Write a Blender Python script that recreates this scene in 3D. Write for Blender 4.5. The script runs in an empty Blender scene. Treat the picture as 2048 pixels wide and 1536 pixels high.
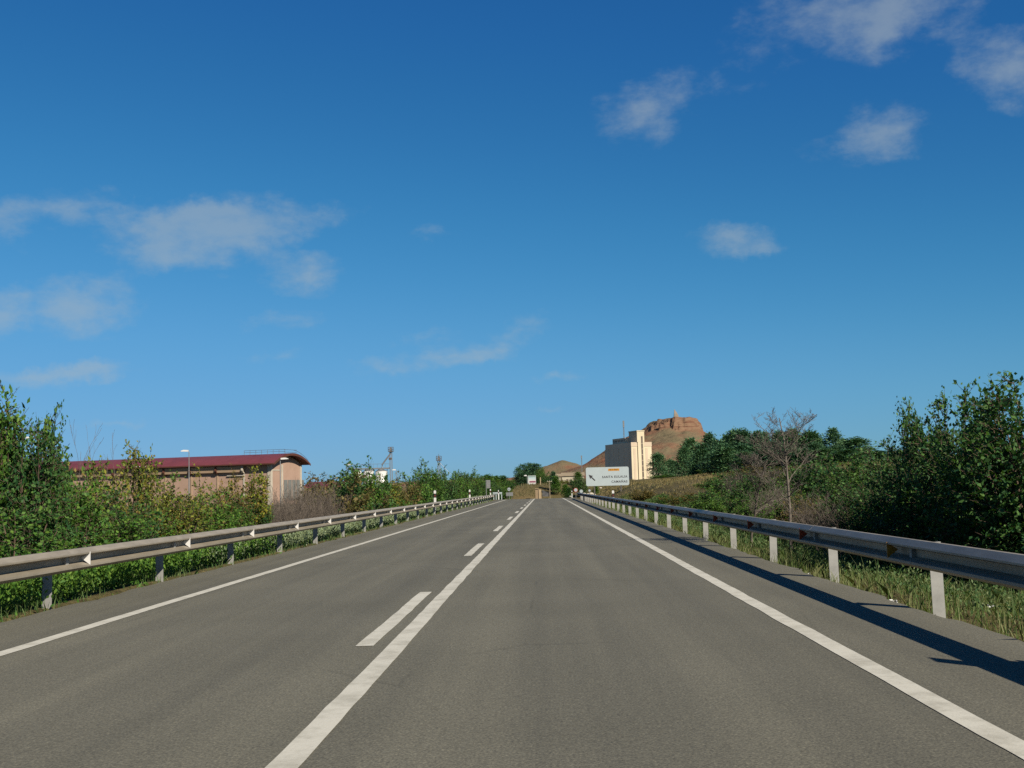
import bpy, math, random
import numpy as np
from mathutils import Vector, Matrix

sc = bpy.context.scene
col = sc.collection
# ------------------------------------------------------------------ camera
F, CX, CY = 2264.0, 1024.0, 768.0            # focal length and centre in photo pixels (2048 x 1536)
CAM = np.array([0.0, 0.0, 1.28])
YAW, PITCH, ROLL = (math.radians(v) for v in (1.500, 5.290, -1.5))
def cam_axes():
    fw = np.array([-math.sin(YAW)*math.cos(PITCH), math.cos(YAW)*math.cos(PITCH), math.sin(PITCH)])
    r0 = np.array([math.cos(YAW), math.sin(YAW), 0.0]); u0 = np.cross(r0, fw)
    r = math.cos(ROLL)*r0 + math.sin(ROLL)*u0
    return r, np.cross(r, fw), fw
AR, AU, AF = cam_axes()
def ray(px, py):
    return AF + AR*(px-CX)/F - AU*(py-CY)/F
def at(px, py, Y):
    d = ray(px, py); return Vector(CAM + d*(Y/d[1]))
cd = bpy.data.cameras.new('camera'); cam = bpy.data.objects.new('camera', cd); col.objects.link(cam)
M = Matrix(((AR[0], AU[0], -AF[0], CAM[0]), (AR[1], AU[1], -AF[1], CAM[1]), (AR[2], AU[2], -AF[2], CAM[2]), (0, 0, 0, 1)))
cam.matrix_world = M
cd.sensor_width = 36; cd.lens = 36*F/2048; cd.clip_start = 0.1; cd.clip_end = 20000
sc.camera = cam

# ------------------------------------------------------------------ sky, sun, exposure
SUN_EL, SUN_AZ = math.radians(34), math.radians(140)      # azimuth clockwise from +Y (the way the road runs)
w = bpy.data.worlds.new('World'); sc.world = w; w.use_nodes = True
nt = w.node_tree; N = nt.nodes; LK = nt.links
sky = N.new('ShaderNodeTexSky'); sky.sky_type = 'NISHITA'; sky.sun_disc = False
sky.sun_elevation = SUN_EL; sky.sun_rotation = SUN_AZ
sky.altitude = 950; sky.air_density = 1.0; sky.dust_density = 0.3; sky.ozone_density = 1.5
bg = N['Background']; bg.inputs[1].default_value = 0.0536
def vscale(sock, k):
    n = N.new('ShaderNodeVectorMath'); n.operation = 'SCALE'; LK.new(sock, n.inputs[0]); n.inputs['Scale'].default_value = k
    return n.outputs[0]
cur = N.new('ShaderNodeRGBCurve')            # the camera's rendering of the sky blue
PTS = {0: [(0, 0), (.125, .017), (.165, .026), (.24, .048), (.42, .110), (.62, .155), (.85, .195), (1, .22)],
       1: [(0, 0), (.21, .120), (.27, .160), (.385, .238), (.60, .345), (.75, .385), (.88, .41), (1, .43)],
       2: [(0, 0), (.37, .355), (.45, .405), (.59, .505), (.77, .625), (.85, .665), (1, .70)]}
cur.mapping.extend = 'HORIZONTAL'
for ch, pts in PTS.items():
    c = cur.mapping.curves[ch]
    c.points[0].location = pts[0]; c.points[1].location = pts[-1]
    for p in pts[1:-1]: c.points.new(*p)
cur.mapping.update()
LK.new(vscale(sky.outputs[0], 0.1), cur.inputs['Color'])
skycol = vscale(cur.outputs[0], 10.0)
# thin scattered clouds, each a soft patch of sky broken up by noise
tc = N.new('ShaderNodeTexCoord')
def noise_dir(scale, detail, rough):
    n = N.new('ShaderNodeTexNoise'); n.inputs['Scale'].default_value = scale; n.inputs['Detail'].default_value = detail
    n.inputs['Roughness'].default_value = rough; LK.new(tc.outputs['Generated'], n.inputs['Vector']); return n
nz = noise_dir(20, 6, .62)
sub = N.new('ShaderNodeVectorMath'); sub.operation = 'SUBTRACT'; LK.new(nz.outputs['Color'], sub.inputs[0]); sub.inputs[1].default_value = (.5, .5, .5)
addv = N.new('ShaderNodeVectorMath'); addv.operation = 'MULTIPLY_ADD'
LK.new(sub.outputs[0], addv.inputs[0]); addv.inputs[1].default_value = (.06, .06, .035); LK.new(tc.outputs['Generated'], addv.inputs[2])
CLOUDS = [  # px, py, half width, half height, tilt, opacity
    (1690, 20, 210, 78, .1, .62), (1760, 65, 90, 55, .4, .45), (1880, 5, 120, 40, 0, .35), (2025, 130, 130, 66, -.55, .85),
    (1290, 215, 105, 64, .12, .80), (1480, 170, 60, 36, .2, .25), (1380, 165, 60, 30, .2, .14), (1765, 255, 85, 52, .1, .72), (1700, 300, 120, 40, -.1, .28),
    (1460, 475, 88, 34, -.04, .85), (1540, 497, 60, 20, 0, .50),
    (120, 420, 130, 36, .2, .62), (280, 450, 140, 36, .2, .32), (430, 425, 190, 32, .12, .62), (440, 480, 130, 56, .05, .85), (265, 520, 80, 44, .3, .45), (340, 515, 60, 34, .2, .45), (10, 460, 50, 60, 0, .35),
    (580, 445, 90, 30, .3, .5), (680, 435, 70, 28, .25, .45), (612, 548, 75, 40, .08, .85), (150, 615, 115, 52, -.06, .95), (0, 632, 50, 44, .2, .8),
    (860, 457, 60, 22, .1, .25), (70, 755, 130, 20, .04, .55), (180, 740, 100, 16, .06, .42), (895, 708, 120, 24, .1, .42), (950, 724, 70, 18, .1, .38), (780, 738, 80, 20, 0, .28),
    (1040, 662, 75, 30, .3, .32), (1110, 755, 50, 10, 0, .28), (590, 645, 70, 22, 0, .2), (480, 658, 50, 18, 0, .14), (230, 843, 60, 10, .1, .3), (130, 845, 40, 12, 0, .18), (530, 720, 80, 16, .05, .18), (1100, 819, 30, 8, 0, .2), (840, 668, 70, 16, 0, .2),
]
dirs = []
for px, py, a, b, tilt, op in CLOUDS:
    d = ray(px, py); L = np.linalg.norm(d); dirs.append((d/L, a/F/L, b/F/L, tilt, op+(.2 if py > 560 and op < .6 else .06 if op < .4 else 0)))
rs = random.Random(5)
for i in range(14):                            # the same scatter of clouds over the rest of the sky
    az = math.radians(rs.uniform(40, 320)); el = math.radians(rs.uniform(6, 60)); s = rs.uniform(.03, .09)
    dirs.append((np.array([math.sin(az)*math.cos(el), math.cos(az)*math.cos(el), math.sin(el)]), s, s*.45, rs.uniform(-.3, .3), rs.uniform(.3, .85)))
acc = None
for d, a, b, tilt, op in dirs:
    z = Vector(d); x = Vector((0, 0, 1)).cross(z).normalized()*-1; y = z.cross(x)
    x2 = x*math.cos(tilt) - y*math.sin(tilt); y2 = z.cross(x2)
    R = Matrix((x2, y2, z)).transposed()
    mp = N.new('ShaderNodeMapping'); mp.vector_type = 'TEXTURE'
    mp.inputs['Location'].default_value = d; mp.inputs['Rotation'].default_value = R.to_euler(); mp.inputs['Scale'].default_value = (a*1.38, b*1.5, 1)
    LK.new(addv.outputs[0], mp.inputs['Vector'])
    gr = N.new('ShaderNodeTexGradient'); gr.gradient_type = 'SPHERICAL'; LK.new(mp.outputs[0], gr.inputs[0])
    ma = N.new('ShaderNodeMath'); ma.operation = 'MULTIPLY_ADD'; LK.new(gr.outputs['Fac'], ma.inputs[0]); ma.inputs[1].default_value = op
    if acc is None: ma.inputs[2].default_value = 0
    else: LK.new(acc, ma.inputs[2])
    acc = ma.outputs[0]
mpn = N.new('ShaderNodeMapping'); mpn.inputs['Scale'].default_value = (1, 1, 1.9); LK.new(tc.outputs['Generated'], mpn.inputs[0])
n2 = noise_dir(34, 7, .6); LK.new(mpn.outputs[0], n2.inputs['Vector'])
def wmath(op, a_, b_):
    m_ = N.new('ShaderNodeMath'); m_.operation = op
    for q_, v_ in enumerate((a_, b_)):
        if isinstance(v_, (int, float)): m_.inputs[q_].default_value = v_
        else: LK.new(v_, m_.inputs[q_])
    return m_.outputs[0]
er = wmath('MULTIPLY', wmath('SUBTRACT', n2.outputs['Fac'], .55), 1.45)
acc = wmath('MINIMUM', acc, .85)
den = wmath('MULTIPLY', wmath('ADD', wmath('MULTIPLY', acc, 1.25), er), wmath('MINIMUM', wmath('MULTIPLY', acc, 7.0), 1.0))
m2 = N.new('ShaderNodeMapRange'); m2.interpolation_type = 'SMOOTHSTEP'; LK.new(den, m2.inputs[0]); m2.inputs[1].default_value = .05; m2.inputs[2].default_value = 1.15; m2.inputs[3].default_value = 0; m2.inputs[4].default_value = .46
mix = N.new('ShaderNodeMix'); mix.data_type = 'RGBA'; LK.new(m2.outputs[0], mix.inputs['Factor'])
LK.new(skycol, mix.inputs['A']); mix.inputs['B'].default_value = (3.9, 4.6, 4.9, 1)
LK.new(mix.outputs['Result'], bg.inputs[0])
sl = bpy.data.lights.new('sun', 'SUN'); sl.energy = 5.0; sl.angle = math.radians(.53); sl.color = (1.0, .90, .74)
so = bpy.data.objects.new('sun', sl); col.objects.link(so)
TOSUN = Vector((math.sin(SUN_AZ)*math.cos(SUN_EL), math.cos(SUN_AZ)*math.cos(SUN_EL), math.sin(SUN_EL)))
so.rotation_euler = TOSUN.to_track_quat('Z', 'Y').to_euler(); so.location = (40, -50, 60)
vs = sc.view_settings; vs.view_transform = 'Standard'; vs.look = 'None'; vs.exposure = 0.9; vs.gamma = 1; vs.use_curve_mapping = False
sc.cycles.use_denoising = False; sc.cycles.max_bounces = 6; sc.cycles.transparent_max_bounces = 8
sc.cycles.filter_width = 1.5

# ------------------------------------------------------------------ helpers
rng = np.random.default_rng(11)
def ss(a, b, x):
    t = np.clip((np.asarray(x, float)-a)/(b-a), 0, 1); return t*t*(3-2*t)
_LAT = np.random.default_rng(3).random((256, 256))
def vnoise(x, y):
    x = np.asarray(x, float); y = np.asarray(y, float)
    xi = np.floor(x).astype(int); yi = np.floor(y).astype(int); fx = x-xi; fy = y-yi
    fx = fx*fx*(3-2*fx); fy = fy*fy*(3-2*fy); g = lambda i, j: _LAT[i & 255, j & 255]
    return (g(xi, yi)*(1-fx)+g(xi+1, yi)*fx)*(1-fy)+(g(xi, yi+1)*(1-fx)+g(xi+1, yi+1)*fx)*fy
def fbm(x, y, o=4):
    s = 0; a = .5
    for k in range(o): s = s+a*(vnoise(x*2**k+17*k, y*2**k+31*k)-.5); a *= .5
    return s
def mesh_np(name, verts, faces):
    """faces: (n, k) int array"""
    me = bpy.data.meshes.new(name); verts = np.asarray(verts, np.float32); faces = np.asarray(faces, np.int32)
    n, k = faces.shape
    me.vertices.add(len(verts)); me.vertices.foreach_set('co', verts.ravel())
    me.loops.add(n*k); me.loops.foreach_set('vertex_index', faces.ravel())
    me.polygons.add(n); me.polygons.foreach_set('loop_start', np.arange(0, n*k, k, dtype=np.int32))
    me.update(calc_edges=True); return me
class MB:
    def __init__(s): s.v = []; s.f = []
    def add(s, vs_, fs_):
        o = len(s.v); s.v += [tuple(p) for p in vs_]; s.f += [tuple(i+o for i in f) for f in fs_]; return s
    def box(s, x0, x1, y0, y1, z0, z1):
        return s.add([(x0, y0, z0), (x1, y0, z0), (x1, y1, z0), (x0, y1, z0), (x0, y0, z1), (x1, y0, z1), (x1, y1, z1), (x0, y1, z1)],
                     [(0, 3, 2, 1), (4, 5, 6, 7), (0, 1, 5, 4), (1, 2, 6, 5), (2, 3, 7, 6), (3, 0, 4, 7)])
    def prism(s, poly, axis, a, b):
        """poly: 2D outline; extruded along axis 0/1/2 from a to b"""
        n = len(poly)
        def P(p, t):
            return ((t, p[0], p[1]), (p[0], t, p[1]), (p[0], p[1], t))[axis]
        return s.add([P(p, a) for p in poly]+[P(p, b) for p in poly],
                     [tuple(range(n))[::-1], tuple(range(n, 2*n))]+[(i, (i+1) % n, n+(i+1) % n, n+i) for i in range(n)])
    def tube(s, pts, rad, n=6, cap=True):
        pts = [Vector(p) for p in pts]; rad = rad if hasattr(rad, '__len__') else [rad]*len(pts); vs_ = []; fs_ = []
        for i, p in enumerate(pts):
            t = (pts[min(i+1, len(pts)-1)]-pts[max(i-1, 0)]).normalized()
            u = t.cross(Vector((0, 0, 1)) if abs(t.z) < .9 else Vector((1, 0, 0))).normalized(); w_ = t.cross(u)
            vs_ += [p+(u*math.cos(2*math.pi*k/n)+w_*math.sin(2*math.pi*k/n))*rad[i] for k in range(n)]
        for i in range(len(pts)-1):
            fs_ += [(i*n+k, i*n+(k+1) % n, (i+1)*n+(k+1) % n, (i+1)*n+k) for k in range(n)]
        if cap: fs_ += [tuple(range(n))[::-1], tuple(range((len(pts)-1)*n, len(pts)*n))]
        return s.add(vs_, fs_)
    def mesh(s, name):
        me = bpy.data.meshes.new(name); me.from_pydata(s.v, [], s.f); me.update()
        import bmesh
        b = bmesh.new(); b.from_mesh(me); bmesh.ops.recalc_face_normals(b, faces=b.faces); b.to_mesh(me); b.free()
        return me
    def build(s, name, mat, parent=None, smooth=False, loc=None):
        return link(name, s.mesh(name), mat, parent, smooth, loc)
def link(name, me, mat, parent=None, smooth=False, loc=None):
    if mat is not None and not me.materials: me.materials.append(mat)
    if smooth: me.shade_smooth()
    o = bpy.data.objects.new(name, me); col.objects.link(o); o.parent = parent
    if mat is not None and me.materials[0] is not mat:
        o.material_slots[0].link = 'OBJECT'; o.material_slots[0].material = mat
    if loc is not None: o.location = loc
    return o
def tag(o, label=None, cat=None, group=None, kind=None):
    for k, v in (('label', label), ('category', cat), ('group', group), ('kind', kind)):
        if v: o[k] = v
    return o
def thing(name, label, cat, loc=(0, 0, 0), rz=0, group=None):
    o = bpy.data.objects.new(name, None); o.empty_display_size = .2; col.objects.link(o); o.location = loc; o.rotation_euler.z = rz
    return tag(o, label, cat, group)

# ------------------------------------------------------------------ materials
ALB = .55
def alb(c): return tuple(x*ALB for x in c)
def mat(name, c, rough=.8, metal=0.0, spec=.3):
    m = bpy.data.materials.new(name); m.use_nodes = True; p = m.node_tree.nodes['Principled BSDF']
    p.inputs['Base Color'].default_value = (*alb(c), 1); p.inputs['Roughness'].default_value = rough
    p.inputs['Metallic'].default_value = metal; p.inputs['Specular IOR Level'].default_value = spec
    return m
class MN:
    def __init__(s, m): s.t = m.node_tree; s.p = s.t.nodes['Principled BSDF']
    def n(s, t, **kw):
        n = s.t.nodes.new(t)
        for k, v in kw.items(): setattr(n, k, v)
        return n
    def l(s, a, b): s.t.links.new(a, b)
    def coord(s, kind='Object', sc_=None):
        c = s.n('ShaderNodeTexCoord').outputs[kind]
        if sc_:
            mp = s.n('ShaderNodeMapping'); mp.inputs['Scale'].default_value = sc_; s.l(c, mp.inputs[0]); c = mp.outputs[0]
        return c
    def noise(s, vec, scale, detail=4, rough=.55):
        n = s.n('ShaderNodeTexNoise'); n.inputs['Scale'].default_value = scale; n.inputs['Detail'].default_value = detail; n.inputs['Roughness'].default_value = rough
        s.l(vec, n.inputs['Vector']); return n.outputs['Fac']
    def ramp(s, f, stops, k=1.0):
        r = s.n('ShaderNodeValToRGB'); e = r.color_ramp.elements
        while len(e) < len(stops): e.new(.5)
        for i, (p, c) in enumerate(stops): e[i].position = p; e[i].color = (c[0]*k, c[1]*k, c[2]*k, 1)
        s.l(f, r.inputs[0]); return r.outputs[0]
    def mix(s, f, a, b, blend='MIX'):
        m = s.n('ShaderNodeMix', data_type='RGBA', blend_type=blend)
        for k, v in (('Factor', f), ('A', a), ('B', b)):
            i = m.inputs[k] if k != 'Factor' else m.inputs['Factor']
            if isinstance(v, (int, float)): i.default_value = v
            elif isinstance(v, tuple): i.default_value = (*v, 1)
            else: s.l(v, i)
        return m.outputs['Result']
    def color(s, c): s.l(c, s.p.inputs['Base Color'])
    def bump(s, h, strength=.3, dist=.02):
        b = s.n('ShaderNodeBump'); b.inputs['Strength'].default_value = strength; b.inputs['Distance'].default_value = dist
        s.l(h, b.inputs['Height']); s.l(b.outputs[0], s.p.inputs['Normal'])
def worn(name, c, c2, scale=2.0, rough=.8, metal=0., spec=.3, bump=0, kind='Object', sc_=None):
    m = mat(name, c, rough, metal, spec); k = MN(m); v = k.coord(kind, sc_)
    k.color(k.ramp(k.noise(v, scale, 6, .65), [(.3, alb(c2)), (.65, alb(c))]))
    if bump: k.bump(k.noise(v, scale*12, 4), bump, .01)
    return m
# asphalt: aged grey chippings, faint wheel tracks and stains
m_asph = mat('asphalt', (.15, .14, .125), .82, 0, .25); k = MN(m_asph); v = k.coord()
big = k.ramp(k.noise(v, .35, 4), [(.3, (.112, .108, .083)), (.7, (.134, .129, .100))], .76)
track = k.ramp(k.noise(k.coord('Object', (1.1, .03, 1)), 1.3, 3), [(.33, (.80, .80, .80)), (.65, (1.09, 1.08, 1.06))])
c = k.mix(1.0, big, track, 'MULTIPLY')
gr = k.ramp(k.noise(v, 62, 3, .7), [(.3, (.40, .40, .41)), (.5, (1, 1, 1)), (.64, (1.45, 1.44, 1.4)), (.72, (2.6, 2.5, 2.3))])
c = k.mix(.85, c, gr, 'MULTIPLY')
st = k.ramp(k.noise(v, 1.9, 5, .7), [(.24, (.62, .62, .62)), (.34, (1, 1, 1))])
mid = k.ramp(k.noise(v, 17, 4, .7), [(.3, (.80, .80, .80)), (.7, (1.16, 1.16, 1.15))]); c = k.mix(.9, c, mid, 'MULTIPLY')
vo = k.n('ShaderNodeTexVoronoi', feature='DISTANCE_TO_EDGE'); vo.inputs['Scale'].default_value = .33; k.l(k.coord('Object', (1, .55, 1)), vo.inputs['Vector'])
crk = k.ramp(vo.outputs['Distance'], [(.0, (.72, .72, .72)), (.008, (1, 1, 1))]); c = k.mix(k.ramp(k.noise(v, .5, 3), [(.5, (0, 0, 0)), (.62, (.8, .8, .8))]), c, k.mix(1.0, c, crk, 'MULTIPLY'))
k.color(k.mix(.8, c, st, 'MULTIPLY')); k.bump(k.noise(v, 70, 3), .5, .006)
m_paint = mat('road_paint', (.72, .71, .66), .7); k = MN(m_paint); v = k.coord()
wear = k.ramp(k.noise(v, 55, 4, .75), [(.24, (.20, .19, .16)), (.36, (.50, .485, .415)), (.8, (.56, .545, .47))], .76)
wear2 = k.ramp(k.noise(v, 3.0, 5, .7), [(.28, (.66, .65, .62)), (.55, (1, 1, 1))])
k.color(k.mix(1.0, wear, wear2, 'MULTIPLY')); k.bump(k.noise(v, 70, 3), .3, .004)
# ground: dry grass, green patches and red soil
m_ground = mat('dry_grass_ground', (.2, .16, .08), .95, 0, .1); k = MN(m_ground); v = k.coord()
g1 = k.ramp(k.noise(v, .11, 6, .65), [(.30, (.06, .068, .026)), (.48, (.12, .10, .046)), (.62, (.165, .128, .064)), (.78, (.15, .085, .045))], .76)
g2 = k.ramp(k.noise(v, 3.2, 6, .7), [(.3, (.5, .5, .45)), (.7, (1.3, 1.28, 1.2))])
k.color(k.mix(1.0, g1, g2, 'MULTIPLY')); k.bump(k.noise(v, 5, 6, .7), .8, .15)
# galvanised steel
m_rail = mat('galvanised_steel', (.42, .43, .44), .5, .12, .4); k = MN(m_rail); v = k.coord('Object', (1, .25, 1))
k.color(k.ramp(k.noise(v, 5, 6, .7), [(.3, (.19, .166, .126)), (.6, (.295, .262, .206)), (.8, (.35, .318, .258))], .76)); k.bump(k.noise(v, 2.0, 2), .15, .02)
m_post = worn('galvanised_post', (.42, .42, .40), (.30, .30, .285), 6, .6, .1)
m_white = worn('white_reflector', (.85, .85, .84), (.75, .75, .74), 9, .35, 0, .5)
m_redref = worn('red_reflector', (.42, .06, .02), (.30, .05, .02), 9, .3, 0, .5)
m_amber = worn('amber_reflector', (.45, .22, .02), (.34, .16, .02), 9, .3, 0, .5)
m_black = worn('black_band', (.02, .02, .022), (.03, .03, .03), 9, .5)
m_plast = worn('white_plastic', (.82, .82, .80), (.66, .66, .62), 6, .5)
m_grey = worn('grey_metal', (.30, .31, .32), (.22, .23, .24), 3, .5, .3)
m_dark = worn('dark_metal', (.10, .10, .10), (.16, .13, .11), 4, .6, .2)
def bark(name, a, b): 
    m = mat(name, a, .9, 0, .15); k = MN(m); v = k.coord('Object', (4, 4, 1))
    k.color(k.ramp(k.noise(v, 5, 5, .7), [(.35, b), (.6, a)], .76)); return m
m_bark = bark('brown_bark', (.12, .085, .06), (.05, .038, .03))
m_bare = bark('pale_grey_bark', (.19, .165, .14), (.04, .033, .028))
m_twig = bark('grey_brown_twigs', (.155, .13, .108), (.085, .07, .058))
def leafmat(name, cols, trans=.3):
    m = bpy.data.materials.new(name); m.use_nodes = True; k = MN(m); p = k.p
    g = k.n('ShaderNodeNewGeometry'); oi = k.n('ShaderNodeObjectInfo')
    base = k.ramp(g.outputs['Random Per Island'], [(i/(len(cols)-1), c) for i, c in enumerate(cols)])
    sh = k.ramp(oi.outputs['Random'], [(0, (.8, .84, .8)), (.5, (1, 1, 1)), (1, (1.18, 1.12, .92))])
    cc = k.mix(1.0, base, sh, 'MULTIPLY')
    k.color(cc); p.inputs['Roughness'].default_value = .62; p.inputs['Specular IOR Level'].default_value = .2
    tr = k.n('ShaderNodeBsdfTranslucent'); k.l(k.mix(1.0, cc, (1.25, 1.25, .5), 'MULTIPLY'), tr.inputs[0])
    mx = k.n('ShaderNodeMixShader'); mx.inputs[0].default_value = trans
    k.l(p.outputs[0], mx.inputs[1]); k.l(tr.outputs[0], mx.inputs[2])
    k.l(mx.outputs[0], k.t.nodes['Material Output'].inputs[0]); return m
m_leaf = leafmat('green_leaves', [(0.024, 0.072, 0.012), (0.043, 0.111, 0.017), (0.065, 0.138, 0.021), (0.102, 0.177, 0.026)])
m_leafd = leafmat('dark_green_leaves', [(0.013, 0.048, 0.016), (0.023, 0.074, 0.022), (0.043, 0.100, 0.024), (0.070, 0.140, 0.034)])
m_leafy = leafmat('yellowing_leaves', [(0.040, 0.081, 0.013), (0.099, 0.138, 0.020), (0.168, 0.173, 0.025), (0.149, 0.103, 0.027)])
m_leafb = leafmat('browning_leaves', [(0.055, 0.069, 0.019), (0.110, 0.098, 0.028), (0.143, 0.098, 0.038), (0.077, 0.086, 0.019)])
m_pine = leafmat('pine_needles', [(0.019, 0.059, 0.033), (0.030, 0.086, 0.045), (0.050, 0.113, 0.054), (0.075, 0.137, 0.062)], .12)
m_sage = leafmat('grey_green_weeds', [(0.103, 0.150, 0.098), (0.143, 0.194, 0.128), (0.174, 0.211, 0.128), (0.095, 0.132, 0.049)], .2)
m_grass = leafmat('verge_grass', [(0.035, 0.075, 0.019), (0.063, 0.103, 0.027), (0.105, 0.122, 0.049), (0.141, 0.155, 0.076)], .25)
m_grassg = leafmat('green_verge_grass', [(0.027, 0.066, 0.019), (0.046, 0.095, 0.028), (0.076, 0.116, 0.039), (0.115, 0.136, 0.063)], .25)
m_grassd = leafmat('dry_grass', [(.07, .07, .028), (.12, .10, .045), (.16, .125, .065), (.055, .065, .024)], .15)

# ------------------------------------------------------------------ terrain
def zr(y):
    y = np.asarray(y, float); t = np.clip(y-130, 0, 70); return -t*t/4200.0
def ground_z(x, y, noise=True):
    x = np.asarray(x, float); y = np.asarray(y, float)
    jn = ss(116, 128, y)*(1-ss(162, 176, y))
    left = -1.75*(1-ss(-11, -6.1, x))*(1-jn)
    right = -.13*ss(3.55, 3.95, x) + ss(22, 80, y)*(1.5*ss(4.6, 9.5, x)+1.8*np.clip((x-9)/20, 0, .5)) - .25*ss(4.2, 6, x)*(1-ss(22, 60, y))
    near = zr(y)+left+right
    far = -1.6+3.45*ss(-17, -3, x)+1.6*ss(8, 40, x)-1.0*ss(300, 500, y)
    t = ss(186, 203, y)
    z = near*(1-t)+far*t
    if noise:
        off = np.clip(np.maximum(x-3.9, -6.3-x), 0, 6)/6
        offr = np.maximum(off, ss(196, 206, y))
        z = z+fbm(x*.25, y*.25)*.5*offr+fbm(x*.03, y*.03)*1.2*np.clip((np.abs(x)-20)/40, 0, 1)
    inroad = (x > -6.0) & (x < 3.75) & (y < 192)
    return np.where(inroad, z-.05, z)
def axis(parts):
    return np.unique(np.concatenate([np.arange(a, b, s) for a, b, s in parts]))
gx = axis([(-3000, -400, 200), (-400, -60, 20), (-60, -14, 2), (-14, -6.4, .4), (-6.4, -5.6, .1), (-5.6, 3.4, 1.0), (3.4, 4.4, .1), (4.4, 12, .4), (12, 60, 2), (60, 400, 20), (400, 3001, 200)])
gy = axis([(-60, 0, 10), (0, 40, .8), (40, 130, 2), (130, 240, 1.5), (240, 700, 20), (700, 6001, 200)])
GX, GY = np.meshgrid(gx, gy); GZ = ground_z(GX, GY)
nx, ny = len(gx), len(gy)
idx = np.arange(nx*ny).reshape(ny, nx)
fc = np.stack([idx[:-1, :-1], idx[:-1, 1:], idx[1:, 1:], idx[1:, :-1]], -1).reshape(-1, 4)
ground = link('ground', mesh_np('ground', np.stack([GX, GY, GZ], -1).reshape(-1, 3), fc), m_ground, smooth=True); tag(ground, kind='structure')
def gz(x, y): return float(ground_z(x, y))

# hills: the flat topped red hill and its spurs
m_hill = mat('hill_earth', (.2, .15, .1), .95, 0, .1); k = MN(m_hill); v = k.coord()
nzz = k.noise(v, .028, 6, .6)
h1 = k.ramp(nzz, [(.30, (.115, .10, .058)), (.43, (.15, .12, .072)), (.53, (.175, .105, .064)), (.66, (.185, .082, .050))], .76)
geo = k.n('ShaderNodeNewGeometry'); sx = k.n('ShaderNodeSeparateXYZ'); k.l(geo.outputs['True Normal'], sx.inputs[0])
steep = k.ramp(sx.outputs['Z'], [(.55, (1, 1, 1)), (.80, (0, 0, 0))])
strata = k.ramp(k.noise(k.coord('Object', (.15, .15, 1.6)), .30, 4, .6), [(.35, (.115, .055, .036)), (.5, (.20, .13, .082)), (.62, (.155, .075, .048)), (.75, (.23, .165, .11))], .76)
k.color(k.mix(steep, h1, strata)); k.bump(k.noise(v, .25, 6, .7), 1.0, 1.5)
def hill_z(x, y):
    xo = x+fbm(x*.02+5, y*.02)*22; yo = y+fbm(x*.02, y*.02+9)*22
    dx = (xo-138); dy = (yo-1200); r = np.hypot(dx*np.where(dx < 0, 1.0, 1.3), dy*.8)
    rim = 29+9*fbm(x*.07, y*.07)*2+4*fbm(x*.3, y*.3)*2+2*fbm(x*.8, y*.8)-5*ss(112, 116, x)*(1-ss(131, 134.5, x))*(1-ss(1195, 1205, y))
    tal = 59.5-.52*(r-31); tal = np.where(tal < 22, 22-(22-tal)*.55, tal)
    cap = 70.5-.10*np.clip(136-x, 0, 60)-4.5*np.clip((x-146)/18, 0, 2)**2+2.4*fbm(x*.12+3, y*.12, 3)
    cl = np.clip((rim+7-r)/8.0, 0, 1)
    led = np.where(cl > .55, .62+.38*np.clip((cl-.72)/.12, 0, 1), .62*np.clip(cl/.42, 0, 1))
    mesa = np.where(r < rim+7, np.maximum(tal, 0)*(1-led)+cap*led, tal)
    wR = ss(102, 121, x); mesa = np.minimum(cap, 59.5-.52*(r-31))*(1-wR)*(tal >= 22)+np.where(tal >= 22, mesa*wR, mesa)
    rid = 12*(1-np.abs((x-60)/150))-0.05*np.abs(y-1180)
    m2 = 33-.50*np.hypot((xo-26)*.62, (yo-1330)*.9); m2 = np.where(m2 < 14, 14-(14-m2)*.5, m2)
    m3 = 16-.02*np.abs(x+60)-.04*np.abs(y-1500)
    m4 = 46-.33*np.hypot((xo-215)*.8, (yo-1230))
    z = np.maximum.reduce([mesa, rid, m2, m3, m4, 0*x-8])
    z = z+fbm(x*.035, y*.035, 5)*7+fbm(x*.15, y*.15, 4)*2.6*ss(12, 50, z)
    e = ss(720, 820, y)*(1-ss(1700, 1850, y))*ss(-420, -300, x)*(1-ss(520, 640, x))
    return -8+(z+8)*e
hx = axis([(-420, -40, 8), (-40, 240, 1.25), (240, 641, 8)]); hy = axis([(720, 1100, 6), (1100, 1260, 1.25), (1260, 1860, 10)])
HX, HY = np.meshgrid(hx, hy); HZ = hill_z(HX, HY); nx, ny = len(hx), len(hy); idx = np.arange(nx*ny).reshape(ny, nx)
fc = np.stack([idx[:-1, :-1], idx[:-1, 1:], idx[1:, 1:], idx[1:, :-1]], -1).reshape(-1, 4)
hill = link('hill', mesh_np('hill', np.stack([HX, HY, HZ], -1).reshape(-1, 3), fc), m_hill); tag(hill, kind='structure')

# ------------------------------------------------------------------ road
def strip(name, x0, x1, y0, y1, dz, m, parent=None, step=2.0, wob=0.0):
    ys = np.arange(y0, y1+1e-6, min(step, (y1-y0)/2))
    if ys[-1] < y1-.01: ys = np.append(ys, y1)
    a = x0+wob*fbm(ys*1.3, ys*0+x0); b = x1+wob*fbm(ys*1.3, ys*0+x1)
    z = zr(ys)+dz; vs_ = np.stack([np.concatenate([a, b]), np.concatenate([ys, ys]), np.concatenate([z, z])], -1); n = len(ys)
    i = np.arange(n-1); return link(name, mesh_np(name, vs_, np.stack([i, n+i, n+i+1, i+1], -1)), m, parent)
XL, XD, XS, XR = -4.645, -1.545, -1.268, 2.20        # left edge line, dashes, solid line, right edge line
road = strip('road', -5.86, 3.66, -12, 196, 0.0, m_asph, None, .2, .26); tag(road, kind='structure')
strip('edge_line', XL-.075, XL+.075, -12, 139, .004, m_paint, road, .1, .026)
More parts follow.
